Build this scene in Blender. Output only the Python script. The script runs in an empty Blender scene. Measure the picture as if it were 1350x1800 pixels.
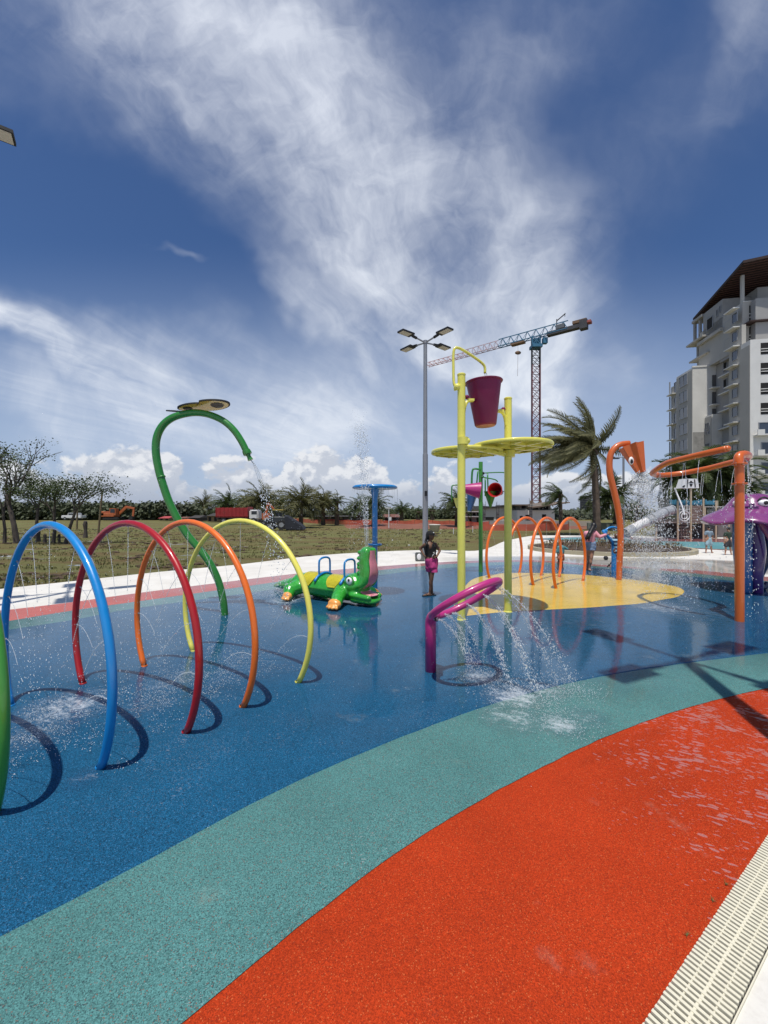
import bpy, bmesh, math, random
from mathutils import Vector, Matrix, noise
random.seed(7)
R = math.radians; PI = math.pi
F = 700.0; H = 1.85                       # focal length in photo pixels, eye height
SC = bpy.context.scene; COL = SC.collection
DX, DY = .085, .285                       # shadow offset per metre of height

# ------------------------------------------------------------ camera
cd = bpy.data.cameras.new('camera'); cam = bpy.data.objects.new('camera', cd); COL.objects.link(cam)
cam.location = (0, 0, H); cam.rotation_euler = (R(90), 0, 0)
cd.sensor_fit = 'VERTICAL'; cd.sensor_height = 36; cd.lens = F / 1800 * 36
cd.clip_start = .05; cd.clip_end = 3000
SC.camera = cam
SC.view_settings.view_transform = 'Standard'; SC.view_settings.look = 'None'
SC.view_settings.gamma = 1; SC.view_settings.exposure = 0.0; SC.view_settings.use_curve_mapping = False
# ------------------------------------------------------------ sun
sunvec = Vector((-DX, -DY, 1)).normalized()
sd = bpy.data.lights.new('sun', 'SUN'); sd.energy = 4.35; sd.angle = R(.55); sd.color = (1, .955, .88)
so = bpy.data.objects.new('sun', sd); COL.objects.link(so)
so.rotation_euler = sunvec.to_track_quat('Z', 'Y').to_euler(); so.location = (0, 0, 60)
# ------------------------------------------------------------ world: Nishita sky, cirrus and cumulus
W = bpy.data.worlds.new('World'); SC.world = W; W.use_nodes = True
nt = W.node_tree; nt.nodes.clear()

class NT:
    """tiny helper for node graphs"""
    def __init__(s, t): s.t = t; s.n = t.nodes; s.l = t.links
    def new(s, k, **kw):
        n = s.n.new(k)
        for a, b in kw.items(): setattr(n, a, b)
        return n
    def put(s, sock, v):
        if isinstance(v, bpy.types.NodeSocket): s.l.new(v, sock)
        elif v is not None: sock.default_value = v
    def m(s, op, a, b=None, c=None, clamp=False):
        n = s.new('ShaderNodeMath', operation=op, use_clamp=clamp)
        s.put(n.inputs[0], a); s.put(n.inputs[1], b)
        if c is not None: s.put(n.inputs[2], c)
        return n.outputs[0]
    def v(s, op, a, b=None, scale=None):
        n = s.new('ShaderNodeVectorMath', operation=op)
        s.put(n.inputs[0], a)
        if b is not None: s.put(n.inputs[1], b)
        if scale is not None: s.put(n.inputs[3], scale)
        return n.outputs['Value'] if op in ('LENGTH', 'DOT_PRODUCT') else n.outputs[0]
    def rng(s, x, a, b, c=0., d=1., smooth=True):
        n = s.new('ShaderNodeMapRange'); n.interpolation_type = 'SMOOTHSTEP' if smooth else 'LINEAR'
        for i, q in enumerate((x, a, b, c, d)): s.put(n.inputs[i], q)
        return n.outputs[0]
    def noise(s, vec, scale, detail=4, rough=.55, dist=0., dim='3D', lac=2.):
        n = s.new('ShaderNodeTexNoise', noise_dimensions=dim)
        s.put(n.inputs['Vector'], vec)
        n.inputs['Scale'].default_value = scale; n.inputs['Detail'].default_value = detail
        n.inputs['Roughness'].default_value = rough; n.inputs['Distortion'].default_value = dist
        n.inputs['Lacunarity'].default_value = lac
        return n.outputs[0]
    def voro(s, vec, scale, out='Distance', feature='F1', rnd=1.):
        n = s.new('ShaderNodeTexVoronoi', feature=feature); s.put(n.inputs['Vector'], vec)
        n.inputs['Scale'].default_value = scale; n.inputs['Randomness'].default_value = rnd
        return n.outputs[out]
    def map(s, vec, loc=(0, 0, 0), rot=(0, 0, 0), scale=(1, 1, 1), kind='POINT'):
        n = s.new('ShaderNodeMapping', vector_type=kind); s.put(n.inputs[0], vec)
        n.inputs[1].default_value = loc; n.inputs[2].default_value = rot; n.inputs[3].default_value = scale
        return n.outputs[0]
    def rs(s, vec, ang, sx, sy):
        return s.map(vec, rot=(0, 0, R(ang)), scale=(1/sx, 1/sy, 1), kind='TEXTURE')
    def mix(s, fac, a, b, mode='MIX'):
        n = s.new('ShaderNodeMix', data_type='RGBA', blend_type=mode)
        s.put(n.inputs[0], fac); s.put(n.inputs[6], a); s.put(n.inputs[7], b)
        return n.outputs[2]
    def comb(s, x, y, z=0.):
        n = s.new('ShaderNodeCombineXYZ')
        for i, q in enumerate((x, y, z)): s.put(n.inputs[i], q)
        return n.outputs[0]
    def sep(s, v):
        n = s.new('ShaderNodeSeparateXYZ'); s.put(n.inputs[0], v); return n.outputs

def build_world():
    k = NT(nt)
    sky = k.new('ShaderNodeTexSky', sky_type='NISHITA'); sky.sun_disc = False
    el = math.asin(sunvec.z); sky.sun_elevation = el; sky.sun_rotation = math.atan2(sunvec.x, sunvec.y)
    sky.altitude = 0; sky.air_density = 1.0; sky.dust_density = .6; sky.ozone_density = 3.0
    d = k.new('ShaderNodeTexCoord').outputs['Generated']
    x, y, z = k.sep(d)
    ya = k.m('MAXIMUM', k.m('ABSOLUTE', y), .03); zz = k.m('MAXIMUM', z, .012)
    u = k.m('DIVIDE', x, ya); v = k.m('DIVIDE', zz, ya)
    uv = k.comb(u, v)
    pq = k.comb(k.m('DIVIDE', x, zz), k.m('DIVIDE', y, zz))
    # where the cirrus sheets lie: (x, y, half length, half width, angle, strength)
    warp = k.noise(uv, 2.2, 4, .55)
    wv = k.v('SCALE', k.v('SUBTRACT', k.comb(warp, k.noise(uv, 2.7, 4, .55)), (.5, .5, 0)), scale=.42)
    uvw = k.v('ADD', uv, wv)
    B = [(560, 250, 690, 165, -42, 1.15), (420, 60, 520, 190, -8, .85), (760, 520, 330, 115, -30, .85), (860, 330, 260, 120, -62, .6), (860, 640, 260, 60, -10, .7),
         (60, 585, 190, 38, -33, 1.3), (300, 660, 430, 62, -22, .95), (120, 700, 330, 60, -8, .55), (400, 745, 420, 60, -6, .55), (640, 690, 200, 60, -40, .5), (930, 640, 120, 65, 10, .9),
         (1330, 70, 60, 160, -25, .45), (960, 60, 120, 170, -70, .3), (600, 590, 230, 36, -42, .8), (640, 430, 260, 90, -45, .55), (280, 455, 45, 9, -25, .30), (540, 700, 260, 50, -30, .5), (1150, 250, 150, 320, -50, .14)]
    tot = None
    for (px, py, a, b, ang, st) in B:
        q = k.map(uvw, ((px-675)/F, (900-py)/F, 0), (0, 0, R(ang)), (a/F*1.25, b/F*1.6, 1), 'TEXTURE')
        w = k.rng(k.v('LENGTH', q), 1., .05, 0, st)
        tot = w if tot is None else k.m('ADD', tot, w)
    tot = k.m('MINIMUM', tot, 1.3)
    # fibres run along one wind direction in the cloud layer
    pw = k.v('ADD', pq, k.v('SCALE', k.v('SUBTRACT', k.comb(k.noise(pq, 1.1, 3), k.noise(k.v('ADD', pq, (7, 3, 0)), 1.3, 3)), (.5, .5, 0)), scale=.55))
    fib = k.noise(k.rs(pw, 76, .34, 2.0), 1.25, 10, .6)
    puff = k.noise(k.v('ADD', uvw, (3, 1, 0)), 3.4, 9, .6)
    fw_ = k.rng(v, .08, .45, .25, .85)
    soft = k.noise(k.rs(uvw, -36, .7, 2.6), 2.4, 8, .58)
    mid_ = k.m('ADD', k.m('MULTIPLY', fib, fw_), k.m('MULTIPLY', soft, k.m('SUBTRACT', 1., fw_)))
    dens = k.m('ADD', k.m('MULTIPLY', mid_, .62), k.m('MULTIPLY', puff, .55))
    cir = k.m('MULTIPLY', k.rng(dens, .38, .88), tot)
    cir = k.m('ADD', cir, k.m('MULTIPLY', tot, .10), clamp=True)
    cir = k.m('MULTIPLY', cir, .9)
    base = k.mix(1., sky.outputs[0], (.53, .69, .92, 1), 'MULTIPLY')
    # humid whitening low down
    low = k.rng(v, .70, .0, 0, .80)
    base = k.mix(low, base, (4.9, 5.9, 7.7, 1))
    ccol = k.mix(k.rng(v, .1, 1.2), (8.8, 9.3, 10.1, 1), (7.7, 8.2, 9.3, 1))
    colr = k.mix(cir, base, ccol)
    # cumulus along the horizon
    dn = k.v('NORMALIZE', k.comb(x, y, k.m('MULTIPLY', zz, 1.35)))
    n1 = k.noise(dn, 8.5, 9, .56, .15); nb = k.noise(k.v('ADD', dn, (5, 2, 1)), 3.1, 2, .5)
    hgt = k.m('SUBTRACT', k.m('ADD', n1, k.m('MULTIPLY', nb, .62)), k.m('MULTIPLY', v, 2.75))
    cum = k.rng(hgt, .515, .585)
    n2 = k.noise(k.v('ADD', dn, (-.004, -.012, .022)), 8.5, 9, .56, .15)
    lit = k.rng(k.m('SUBTRACT', n1, n2), -.03, .055)
    up = k.rng(v, .015, .10)
    cc = k.mix(k.m('MULTIPLY', k.m('ADD', k.m('MULTIPLY', lit, .65), .35), up), (4.3, 4.9, 6.1, 1), (8.6, 8.8, 9.2, 1))
    colr = k.mix(k.m('MULTIPLY', cum, .93), colr, cc)
    bg = k.new('ShaderNodeBackground'); k.put(bg.inputs[0], colr); bg.inputs[1].default_value = .095
    out = k.new('ShaderNodeOutputWorld'); k.l.new(bg.outputs[0], out.inputs[0])
build_world()
W.cycles.sampling_method = 'MANUAL'; W.cycles.sample_map_resolution = 1024

# ------------------------------------------------------------ helpers
def g(px, py, z=0.):
    Y = F * (H - z) / (py - 900.0); return Vector(((px-675)/F*Y, Y, z))
def P(px, py, Y): return Vector(((px-675)/F*Y, Y, H + (900-py)/F*Y))
def lin(c):
    c = c/255.; return c/12.92 if c <= .04045 else ((c+.055)/1.055)**2.4
def rgb(r, g_, b): return (lin(r), lin(g_), lin(b), 1)

MATS = {}
def mat(name, col, rough=.6, var=.12, vscale=3., bump=0., bscale=40., metal=0., coat=0., spec=.5, dirt=0., dirtcol=(.12, .1, .07, 1), trans=0., emit=None, alpha=1., tl=0., stretch=(1, 1, 1)):
    if name in MATS: return MATS[name]
    m = bpy.data.materials.new(name); m.use_nodes = True; k = NT(m.node_tree)
    b = k.n['Principled BSDF']
    pos = k.new('ShaderNodeTexCoord').outputs['Object']
    pos = k.map(pos, scale=stretch)
    n1 = k.noise(pos, vscale, 5, .6)
    hsv = k.new('ShaderNodeHueSaturation'); hsv.inputs['Color'].default_value = col
    k.put(hsv.inputs['Value'], k.rng(n1, .25, .75, 1-var, 1+var, False))
    c = hsv.outputs[0]
    if dirt > 0:
        n2 = k.noise(pos, vscale*2.3, 6, .7)
        c = k.mix(k.rng(n2, .52, .75, 0, dirt), c, dirtcol)
    k.put(b.inputs['Base Color'], c)
    k.put(b.inputs['Roughness'], k.rng(k.noise(pos, vscale*4, 3), .3, .7, max(0.02, rough-.07), min(1, rough+.1), False))
    b.inputs['Metallic'].default_value = metal; b.inputs['Specular IOR Level'].default_value = spec
    b.inputs['Coat Weight'].default_value = coat; b.inputs['Coat Roughness'].default_value = .08
    b.inputs['Transmission Weight'].default_value = trans; b.inputs['Alpha'].default_value = alpha
    if bump > 0:
        bn = k.new('ShaderNodeBump'); bn.inputs['Strength'].default_value = min(1, bump); bn.inputs['Distance'].default_value = .01
        k.put(bn.inputs['Height'], k.noise(pos, bscale, 4, .6)); k.put(b.inputs['Normal'], bn.outputs[0])
    if tl > 0:
        tr = k.new('ShaderNodeBsdfTranslucent'); k.put(tr.inputs[0], c)
        mx = k.new('ShaderNodeMixShader'); mx.inputs[0].default_value = tl
        k.l.new(b.outputs[0], mx.inputs[1]); k.l.new(tr.outputs[0], mx.inputs[2])
        k.l.new(mx.outputs[0], k.n['Material Output'].inputs[0])
    MATS[name] = m; return m
def paint(name, col, **kw):
    kw.setdefault('dirt', .10)
    return mat(name, col, rough=.36, var=.07, vscale=2.5, coat=.5, bump=.05, bscale=90, **kw)

def link(name, me, m, parent=None, loc=None):
    o = bpy.data.objects.new(name, me); COL.objects.link(o)
    for q in (m if isinstance(m, (list, tuple)) else [m]): 
        if q and q.name not in [x.name for x in me.materials if x]: me.materials.append(q)
    if parent is not None:
        o.parent = parent
        if parent.get('_w'): o.matrix_parent_inverse = Matrix.Translation(-Vector(parent['_w']))
        elif parent.parent is not None and parent.parent.get('_w'): pass
    if loc is not None: o.location = loc
    return o
def obj(name, bm, m, parent=None, smooth=False, loc=None, auto=None):
    me = bpy.data.meshes.new(name); bm.normal_update(); bm.to_mesh(me); bm.free()
    if smooth:
        for p in me.polygons: p.use_smooth = True
    if auto:
        for p in me.polygons: p.use_smooth = True
        bm2 = bmesh.new(); bm2.from_mesh(me)
        for e in bm2.edges:
            if len(e.link_faces) == 2 and e.calc_face_angle(0) > R(auto): e.smooth = False
        bm2.to_mesh(me); bm2.free()
    return link(name, me, m, parent, loc)
def thing(name, label, cat, loc=(0, 0, 0), rz=0., group=None, world=False):
    o = bpy.data.objects.new(name, None); COL.objects.link(o); o.empty_display_size = .1
    o.location = loc; o.rotation_euler = (0, 0, rz); o['label'] = label; o['category'] = cat
    if group: o['group'] = group
    if world: o['_w'] = list(loc)
    return o
def tag(o, label=None, cat=None, group=None, kind=None):
    if label: o['label'] = label
    if cat: o['category'] = cat
    if group: o['group'] = group
    if kind: o['kind'] = kind
    return o
def sub(o, parent):                                   # make o a sub-part without moving it
    o.parent = parent; o.matrix_parent_inverse = Matrix.Identity(4); return o
def copy_tree(o, parent=None):
    c = o.copy(); COL.objects.link(c)
    if parent is not None: c.parent = parent
    for ch in KIDS(o): copy_tree(ch, c)
    return c
def KIDS(o): return [q for q in bpy.data.objects if q.parent == o]

def box(bm, c, s, rot=None):
    r = bmesh.ops.create_cube(bm, size=1)
    M = Matrix.Translation(Vector(c)) @ (rot.to_4x4() if rot is not None else Matrix.Identity(4)) @ Matrix.Diagonal((s[0], s[1], s[2], 1))
    bmesh.ops.transform(bm, matrix=M, verts=r['verts']); return r['verts']
def beam(bm, a, b, w, h=None):
    a = Vector(a); b = Vector(b); d = b-a; L = d.length
    if L < 1e-6: return
    return box(bm, (a+b)/2, (w, h or w, L), d.to_track_quat('Z', 'Y').to_matrix())
def tube(bm, pts, r, seg=14, cap=True, closed=False):
    pts = [Vector(p) for p in pts]; n = len(pts)
    rad = r if isinstance(r, (list, tuple)) else [r]*n
    rings = []; nrm = None
    for i, p in enumerate(pts):
        if closed: t = pts[(i+1) % n]-pts[i-1]
        else: t = pts[min(i+1, n-1)]-pts[max(i-1, 0)]
        t.normalize()
        if nrm is None:
            nrm = t.orthogonal().normalized()
        nrm = (nrm - t*nrm.dot(t)).normalized(); bi = t.cross(nrm)
        rings.append([bm.verts.new(p+(nrm*math.cos(2*PI*j/seg)+bi*math.sin(2*PI*j/seg))*rad[i]) for j in range(seg)])
    for i in range(n if closed else n-1):
        a = rings[i]; b = rings[(i+1) % n]
        off = 0
        if closed and i == n-1:
            off = min(range(seg), key=lambda o: (a[0].co-b[o].co).length)
        for j in range(seg): bm.faces.new((a[j], a[(j+1) % seg], b[(j+1+off) % seg], b[(j+off) % seg]))
    if cap and not closed:
        bm.faces.new(rings[0][::-1]); bm.faces.new(rings[-1])
    return rings
def spline(pts, n=8):
    pts = [Vector(p) for p in pts]; out = []
    for i in range(len(pts)-1):
        p0 = pts[max(i-1, 0)]; p1 = pts[i]; p2 = pts[i+1]; p3 = pts[min(i+2, len(pts)-1)]
        for k in range(n):
            t = k/n
            out.append(.5*((2*p1)+(-p0+p2)*t+(2*p0-5*p1+4*p2-p3)*t*t+(-p0+3*p1-3*p2+p3)*t**3))
    out.append(pts[-1]); return out
def lathe(bm, prof, seg=32, c=(0, 0, 0), rot=None, cap=False):
    M = rot.to_4x4() if rot is not None else Matrix.Identity(4); c = Vector(c)
    rings = []
    for (r, z) in prof:
        rings.append([bm.verts.new(c+(M @ Vector((r*math.cos(2*PI*j/seg), r*math.sin(2*PI*j/seg), z)))) for j in range(seg)])
    for a, b in zip(rings, rings[1:]):
        for j in range(seg): bm.faces.new((a[j], a[(j+1) % seg], b[(j+1) % seg], b[j]))
    if cap: bm.faces.new(rings[0][::-1]); bm.faces.new(rings[-1])
def ball(bm, c, s, rot=None, sub=2):
    r = bmesh.ops.create_icosphere(bm, subdivisions=sub, radius=1)
    if not isinstance(s, (tuple, list)): s = (s, s, s)
    M = Matrix.Translation(Vector(c)) @ (rot.to_4x4() if rot is not None else Matrix.Identity(4)) @ Matrix.Diagonal((*s, 1))
    bmesh.ops.transform(bm, matrix=M, verts=r['verts'])
def limb(bm, a, b, ra, rb, sub=2):
    a = Vector(a); b = Vector(b); n = max(2, int((b-a).length/(min(ra, rb)*.45))+1)
    for i in range(n+1):
        t = i/n; ball(bm, a.lerp(b, t), ra+(rb-ra)*t, sub=sub)
def remeshed(bm, vox, smooth=4):
    me = bpy.data.meshes.new('tmp'); bm.to_mesh(me); bm.free()
    o = bpy.data.objects.new('tmp', me); COL.objects.link(o)
    md = o.modifiers.new('r', 'REMESH'); md.mode = 'VOXEL'; md.voxel_size = vox
    ms = o.modifiers.new('s', 'SMOOTH'); ms.iterations = smooth; ms.factor = .5
    dg = bpy.context.evaluated_depsgraph_get()
    me2 = bpy.data.meshes.new_from_object(o.evaluated_get(dg))
    bpy.data.objects.remove(o); bpy.data.meshes.remove(me)
    for p in me2.polygons: p.use_smooth = True
    me2.materials.clear()
    return me2
def sheet(name, pts, z, m, thick=0.):
    bm = bmesh.new(); vs = [bm.verts.new((p[0], p[1], z)) for p in pts]
    f = bm.faces.new(vs); bm.normal_update()
    if f.normal.z < 0: f.normal_flip()
    if thick and thick < .01:                             # feathered edge instead of a vertical step
        n = len(vs); ar = sum(pts[i-1][0]*pts[i][1]-pts[i][0]*pts[i-1][1] for i in range(n)); sg_ = 1 if ar > 0 else -1; lo_ = []
        for i in range(n):
            a = Vector((pts[i-1][0], pts[i-1][1])); c = Vector((pts[(i+1) % n][0], pts[(i+1) % n][1])); t_ = (c-a).normalized(); o_ = Vector((t_.y, -t_.x))*sg_*.016
            lo_.append(bm.verts.new((pts[i][0]+o_.x, pts[i][1]+o_.y, z-thick)))
        for i in range(n):
            q_ = bm.faces.new((vs[i-1], vs[i], lo_[i], lo_[i-1])); q_.normal_update()
            if q_.normal.z < 0: q_.normal_flip()
    elif thick:
        r = bmesh.ops.extrude_face_region(bm, geom=[f]); 
        bmesh.ops.translate(bm, vec=(0, 0, -thick), verts=[v for v in r['geom'] if isinstance(v, bmesh.types.BMVert)])
    bmesh.ops.triangulate(bm, faces=[q for q in bm.faces if len(q.verts) > 4])
    bm.normal_update()
    bmesh.ops.recalc_face_normals(bm, faces=bm.faces) if thick > .01 else None
    o = obj(name, bm, m); o['kind'] = 'structure'; return o
def smooth2(pix, n=5): return [v for v in spline([g(*p) for p in pix], n)]

# ------------------------------------------------------------ ground materials
SPL = [(120, 1245, .50, .9), (60, 1290, .4, .6), (260, 1240, .40, .5), (300, 1200, .4, .6), (420, 1165, .5, .45), (150, 1370, .18, .5), (500, 1057, .6, .9), (842, 1192, .30, .9), (900, 1225, .36, 1.), (960, 1215, .30, .7), (985, 1275, .22, 1.), (900, 1262, .34, .8),
       (1030, 1262, .25, .6), (1150, 985, 1.6, .8), (1160, 1068, .9, .8), (1060, 1025, .7, .6), (960, 1012, 1.2, .5), (740, 1010, 2., .35), (655, 1008, .8, .6), (1230, 1075, .9, .45)]
def padmat(name, col, grain=.35, fleck=(.02, .02, .02, 1), fl2=(.5, .5, .5, 1), wet0=4.2, wet1=6.4, drops=False, pale=.0):
    m = bpy.data.materials.new(name); m.use_nodes = True; k = NT(m.node_tree); b = k.n['Principled BSDF']
    pos = k.new('ShaderNodeNewGeometry').outputs['Position']; x, y, z = k.sep(pos)
    # rubber granules
    vc = k.voro(pos, 250, 'Color'); cv = k.sep(vc)[0]
    g2 = k.noise(pos, 120, 3, .7)
    hsv = k.new('ShaderNodeHueSaturation'); hsv.inputs['Color'].default_value = col
    val = k.m('ADD', k.rng(cv, 0, 1, 1-grain, 1+grain, False), k.rng(g2, .3, .7, -.22, .22, False))
    k.put(hsv.inputs['Value'], k.m('MULTIPLY', val, k.m('MULTIPLY', k.rng(k.noise(pos, 1.3, 5, .6), .3, .7, .88, 1.12, False), k.rng(k.noise(k.rs(pos, 30, .4, 1.6), 1.1, 6, .65), .55, .70, 1., .84))))
    c = hsv.outputs[0]
    c = k.mix(k.rng(cv, .93, .94, 0, .8), c, fleck); c = k.mix(k.rng(cv, .035, .03, 0, .55), c, fl2)
    # scuffed, sun-bleached patches
    c = k.mix(k.rng(k.noise(pos, 1.9, 5, .65), .6, .78, 0, .22), c, (.45, .42, .33, 1))
    # standing water film
    wn = k.noise(pos, .55, 4, .55)
    wet = k.rng(k.m('ADD', y, k.m('MULTIPLY', k.m('SUBTRACT', wn, .5), 5.)), wet0, wet1)
    spl = None
    for (px, py, r_, st) in SPL:
        q = g(px, py)
        w = k.rng(k.v('LENGTH', k.map(pos, (q.x, q.y, 0), (0, 0, 0), (r_*1.5, r_*1.5, 9), 'TEXTURE')), 1., 0., 0, st)
        spl = w if spl is None else k.m('MAXIMUM', spl, w)
    wet = k.m('MAXIMUM', wet, k.rng(spl, .1, .5))
    # blown drops lying on the dry rubber
    dmask = k.rng(k.m('ADD', x, k.m('MULTIPLY', y, -.12)), .55, 2.1) if drops else k.rng(k.noise(pos, .8, 2), .35, .7, .25, .8)
    st = k.rs(pos, -30 if drops else 10, 1, 2.6)
    st = k.v('ADD', st, k.v('SCALE', k.comb(k.m('SUBTRACT', k.noise(pos, 16, 3), .5), k.m('SUBTRACT', k.noise(pos, 19, 3), .5)), scale=.075))
    vd = k.voro(st, 15. if drops else 26.); big = k.noise(pos, 3.2, 3, .6)
    thr = k.m('MULTIPLY', k.rng(big, .36, .66, .10, .55 if drops else .26), dmask)
    drop = k.rng(k.m('SUBTRACT', thr, vd), 0, .02)
    vd2 = k.voro(k.v('ADD', st, (3, 5, 0)), 24. if drops else 60.); drop2 = k.rng(k.m('SUBTRACT', k.m('MULTIPLY', dmask, .2 if drops else .27), vd2), 0, .03)
    drop = k.m('MULTIPLY', k.m('MAXIMUM', drop, drop2), k.m('SUBTRACT', 1., wet))
    # foam where jets land, streaks of moving water
    fn = k.m('ADD', k.m('MULTIPLY', k.noise(k.rs(pos, -25, 1., 2.2), 7, 7, .75, .6), .62), k.m('MULTIPLY', k.noise(pos, 42, 4, .7, .5), .38))
    foam = k.rng(k.m('ADD', k.m('MULTIPLY', spl, .34), fn), .68, .94)
    foam = k.m('MULTIPLY', foam, k.rng(spl, .05, .4))
    fn2 = k.noise(k.rs(pos, 8, .6, 2.4), 5, 8, .75, .8)
    fb = k.m('MULTIPLY', k.rng(fn2, .60, .80), k.rng(y, 7.8, 10.5, 0, .55))
    foam = k.m('MAXIMUM', foam, fb)
    film = k.m('MAXIMUM', wet, drop)
    c = k.mix(k.m('MULTIPLY', wet, .28), c, k.mix(1., c, (.45, .5, .55, 1), 'MULTIPLY'))
    c = k.mix(k.m('MULTIPLY', drop, .22 if drops else .42), c, (.55, .52, .52, 1))  # pale tint on the drops, sky glints put into the base colour
    c = k.mix(k.m('MULTIPLY', foam, .60), c, (.80, .84, .88, 1))
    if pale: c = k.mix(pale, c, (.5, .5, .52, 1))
    k.put(b.inputs['Base Color'], c)
    b.inputs['Roughness'].default_value = .82; b.inputs['Specular IOR Level'].default_value = .10
    k.put(b.inputs['Coat Weight'], film); b.inputs['Coat Roughness'].default_value = .035; b.inputs['Coat IOR'].default_value = 1.36
    bn = k.new('ShaderNodeBump'); bn.inputs['Strength'].default_value = .7; bn.inputs['Distance'].default_value = .004
    k.put(bn.inputs['Height'], k.m('ADD', cv, k.m('MULTIPLY', g2, 1.2))); k.put(b.inputs['Normal'], bn.outputs[0])
    # ripples on the film
    rp = k.m('ADD', k.m('MULTIPLY', k.noise(k.map(pos, scale=(1, 1.7, 1)), 5.5, 4, .6, .5), 1.), k.m('MULTIPLY', k.noise(pos, 26, 3, .6), .16))
    bs = k.m('ADD', k.m('MULTIPLY', spl, 1.0), k.m('ADD', k.rng(y, 4., 11., .035, .13), k.rng(k.noise(pos, .35, 3), .48, .68, 0, .16)))
    bn2 = k.new('ShaderNodeBump'); bn2.inputs['Distance'].default_value = .02
    k.put(bn2.inputs['Strength'], k.m('MINIMUM', bs, 1.)); k.put(bn2.inputs['Height'], rp); k.put(b.inputs['Coat Normal'], bn2.outputs[0])
    MATS[name] = m; return m
BLUE = padmat('blue_rubber', (.010, .088, .18, 1), .6, (.01, .015, .03, 1), (.10, .32, .60, 1), 2.6, 5.2)
TEAL = padmat('teal_rubber', (.082, .212, .205, 1), .42, (.02, .03, .04, 1), (.30, .12, .08, 1), 3.6, 5.6)
RED = padmat('red_rubber', (.415, .040, .009, 1), .3, (.2, .02, .01, 1), (.75, .18, .06, 1), 5.4, 9.0, drops=True)
PINK = padmat('sky_sheen_red_rubber', (.46, .10, .085, 1), .3, (.2, .02, .01, 1), (.75, .18, .06, 1), 7.0, 12.0, pale=.12)  # pinker, paler copy of the red: sky reflection on wet rubber put into the colour
YEL = padmat('yellow_rubber', (.82, .56, .10, 1), .22, (.4, .2, .02, 1), (.9, .7, .3, 1), 4.2, 6.8)

def concrete_mat():
    m = bpy.data.materials.new('pale_concrete'); m.use_nodes = True; k = NT(m.node_tree); b = k.n['Principled BSDF']
    pos = k.new('ShaderNodeNewGeometry').outputs['Position']; x, y, z = k.sep(pos)
    n = k.noise(pos, 1.1, 7, .65); n2 = k.noise(pos, 25, 4, .7)
    c = k.mix(k.rng(n, .3, .72), (.60, .575, .52, 1), (.71, .69, .64, 1))
    c = k.mix(k.rng(n2, .45, .7, 0, .25), c, (.45, .42, .37, 1))
    c = k.mix(k.rng(k.noise(pos, .45, 6, .7), .55, .7, 0, .35), c, (.42, .40, .36, 1))
    wet = k.m('MULTIPLY', k.rng(k.v('LENGTH', k.map(pos, (9.5, 14.2, 0), (0, 0, R(-12)), (7., 2.1, 9), 'TEXTURE')), 1.15, .75), k.rng(k.noise(pos, .9, 4), .3, .5, .6, 1.))
    c = k.mix(k.m('MULTIPLY', wet, .7), c, (.30, .28, .25, 1))
    k.put(b.inputs['Base Color'], c); b.inputs['Roughness'].default_value = .78
    k.put(b.inputs['Coat Weight'], wet); b.inputs['Coat Roughness'].default_value = .05; b.inputs['Coat IOR'].default_value = 1.33
    bn = k.new('ShaderNodeBump'); bn.inputs['Strength'].default_value = .4; bn.inputs['Distance'].default_value = .005
    k.put(bn.inputs['Height'], n2); k.put(b.inputs['Normal'], bn.outputs[0])
    return m
CONC = concrete_mat(); MATS['pale_concrete'] = CONC

def grass_mat():
    m = bpy.data.materials.new('field_grass'); m.use_nodes = True; k = NT(m.node_tree); b = k.n['Principled BSDF']
    pos = k.new('ShaderNodeNewGeometry').outputs['Position']; x, y, z = k.sep(pos)
    st = k.map(pos, scale=(.35, 1.2, 1))
    n = k.noise(st, .55, 8, .68, .3); n2 = k.noise(pos, 6, 6, .75); n3 = k.noise(st, .16, 4, .6)
    c = k.mix(k.rng(n, .36, .60), (.150, .10, .052, 1), (.17, .165, .065, 1))
    c = k.mix(k.rng(n2, .42, .7, 0, .55), c, (.075, .085, .030, 1))
    c = k.mix(k.rng(n3, .46, .6, 0, .55), c, (.150, .165, .062, 1))
    c = k.mix(k.rng(k.noise(st, 1.6, 6, .7), .60, .72, 0, .75), c, (.055, .038, .022, 1))
    pud = k.m('MULTIPLY', k.rng(k.noise(k.map(pos, scale=(.3, 1.5, 1)), .9, 5, .6), .63, .66), k.rng(x, -3, -6))
    c = k.mix(k.m('MULTIPLY', pud, .6), c, (.16, .15, .13, 1))
    k.put(b.inputs['Base Color'], c); b.inputs['Roughness'].default_value = .95; b.inputs['Specular IOR Level'].default_value = .1
    k.put(b.inputs['Coat Weight'], pud); b.inputs['Coat Roughness'].default_value = .08
    bn = k.new('ShaderNodeBump'); bn.inputs['Strength'].default_value = 1; bn.inputs['Distance'].default_value = .12
    k.put(bn.inputs['Height'], k.m('ADD', n2, n)); k.put(b.inputs['Normal'], bn.outputs[0])
    return m
GRASS = grass_mat()

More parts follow.
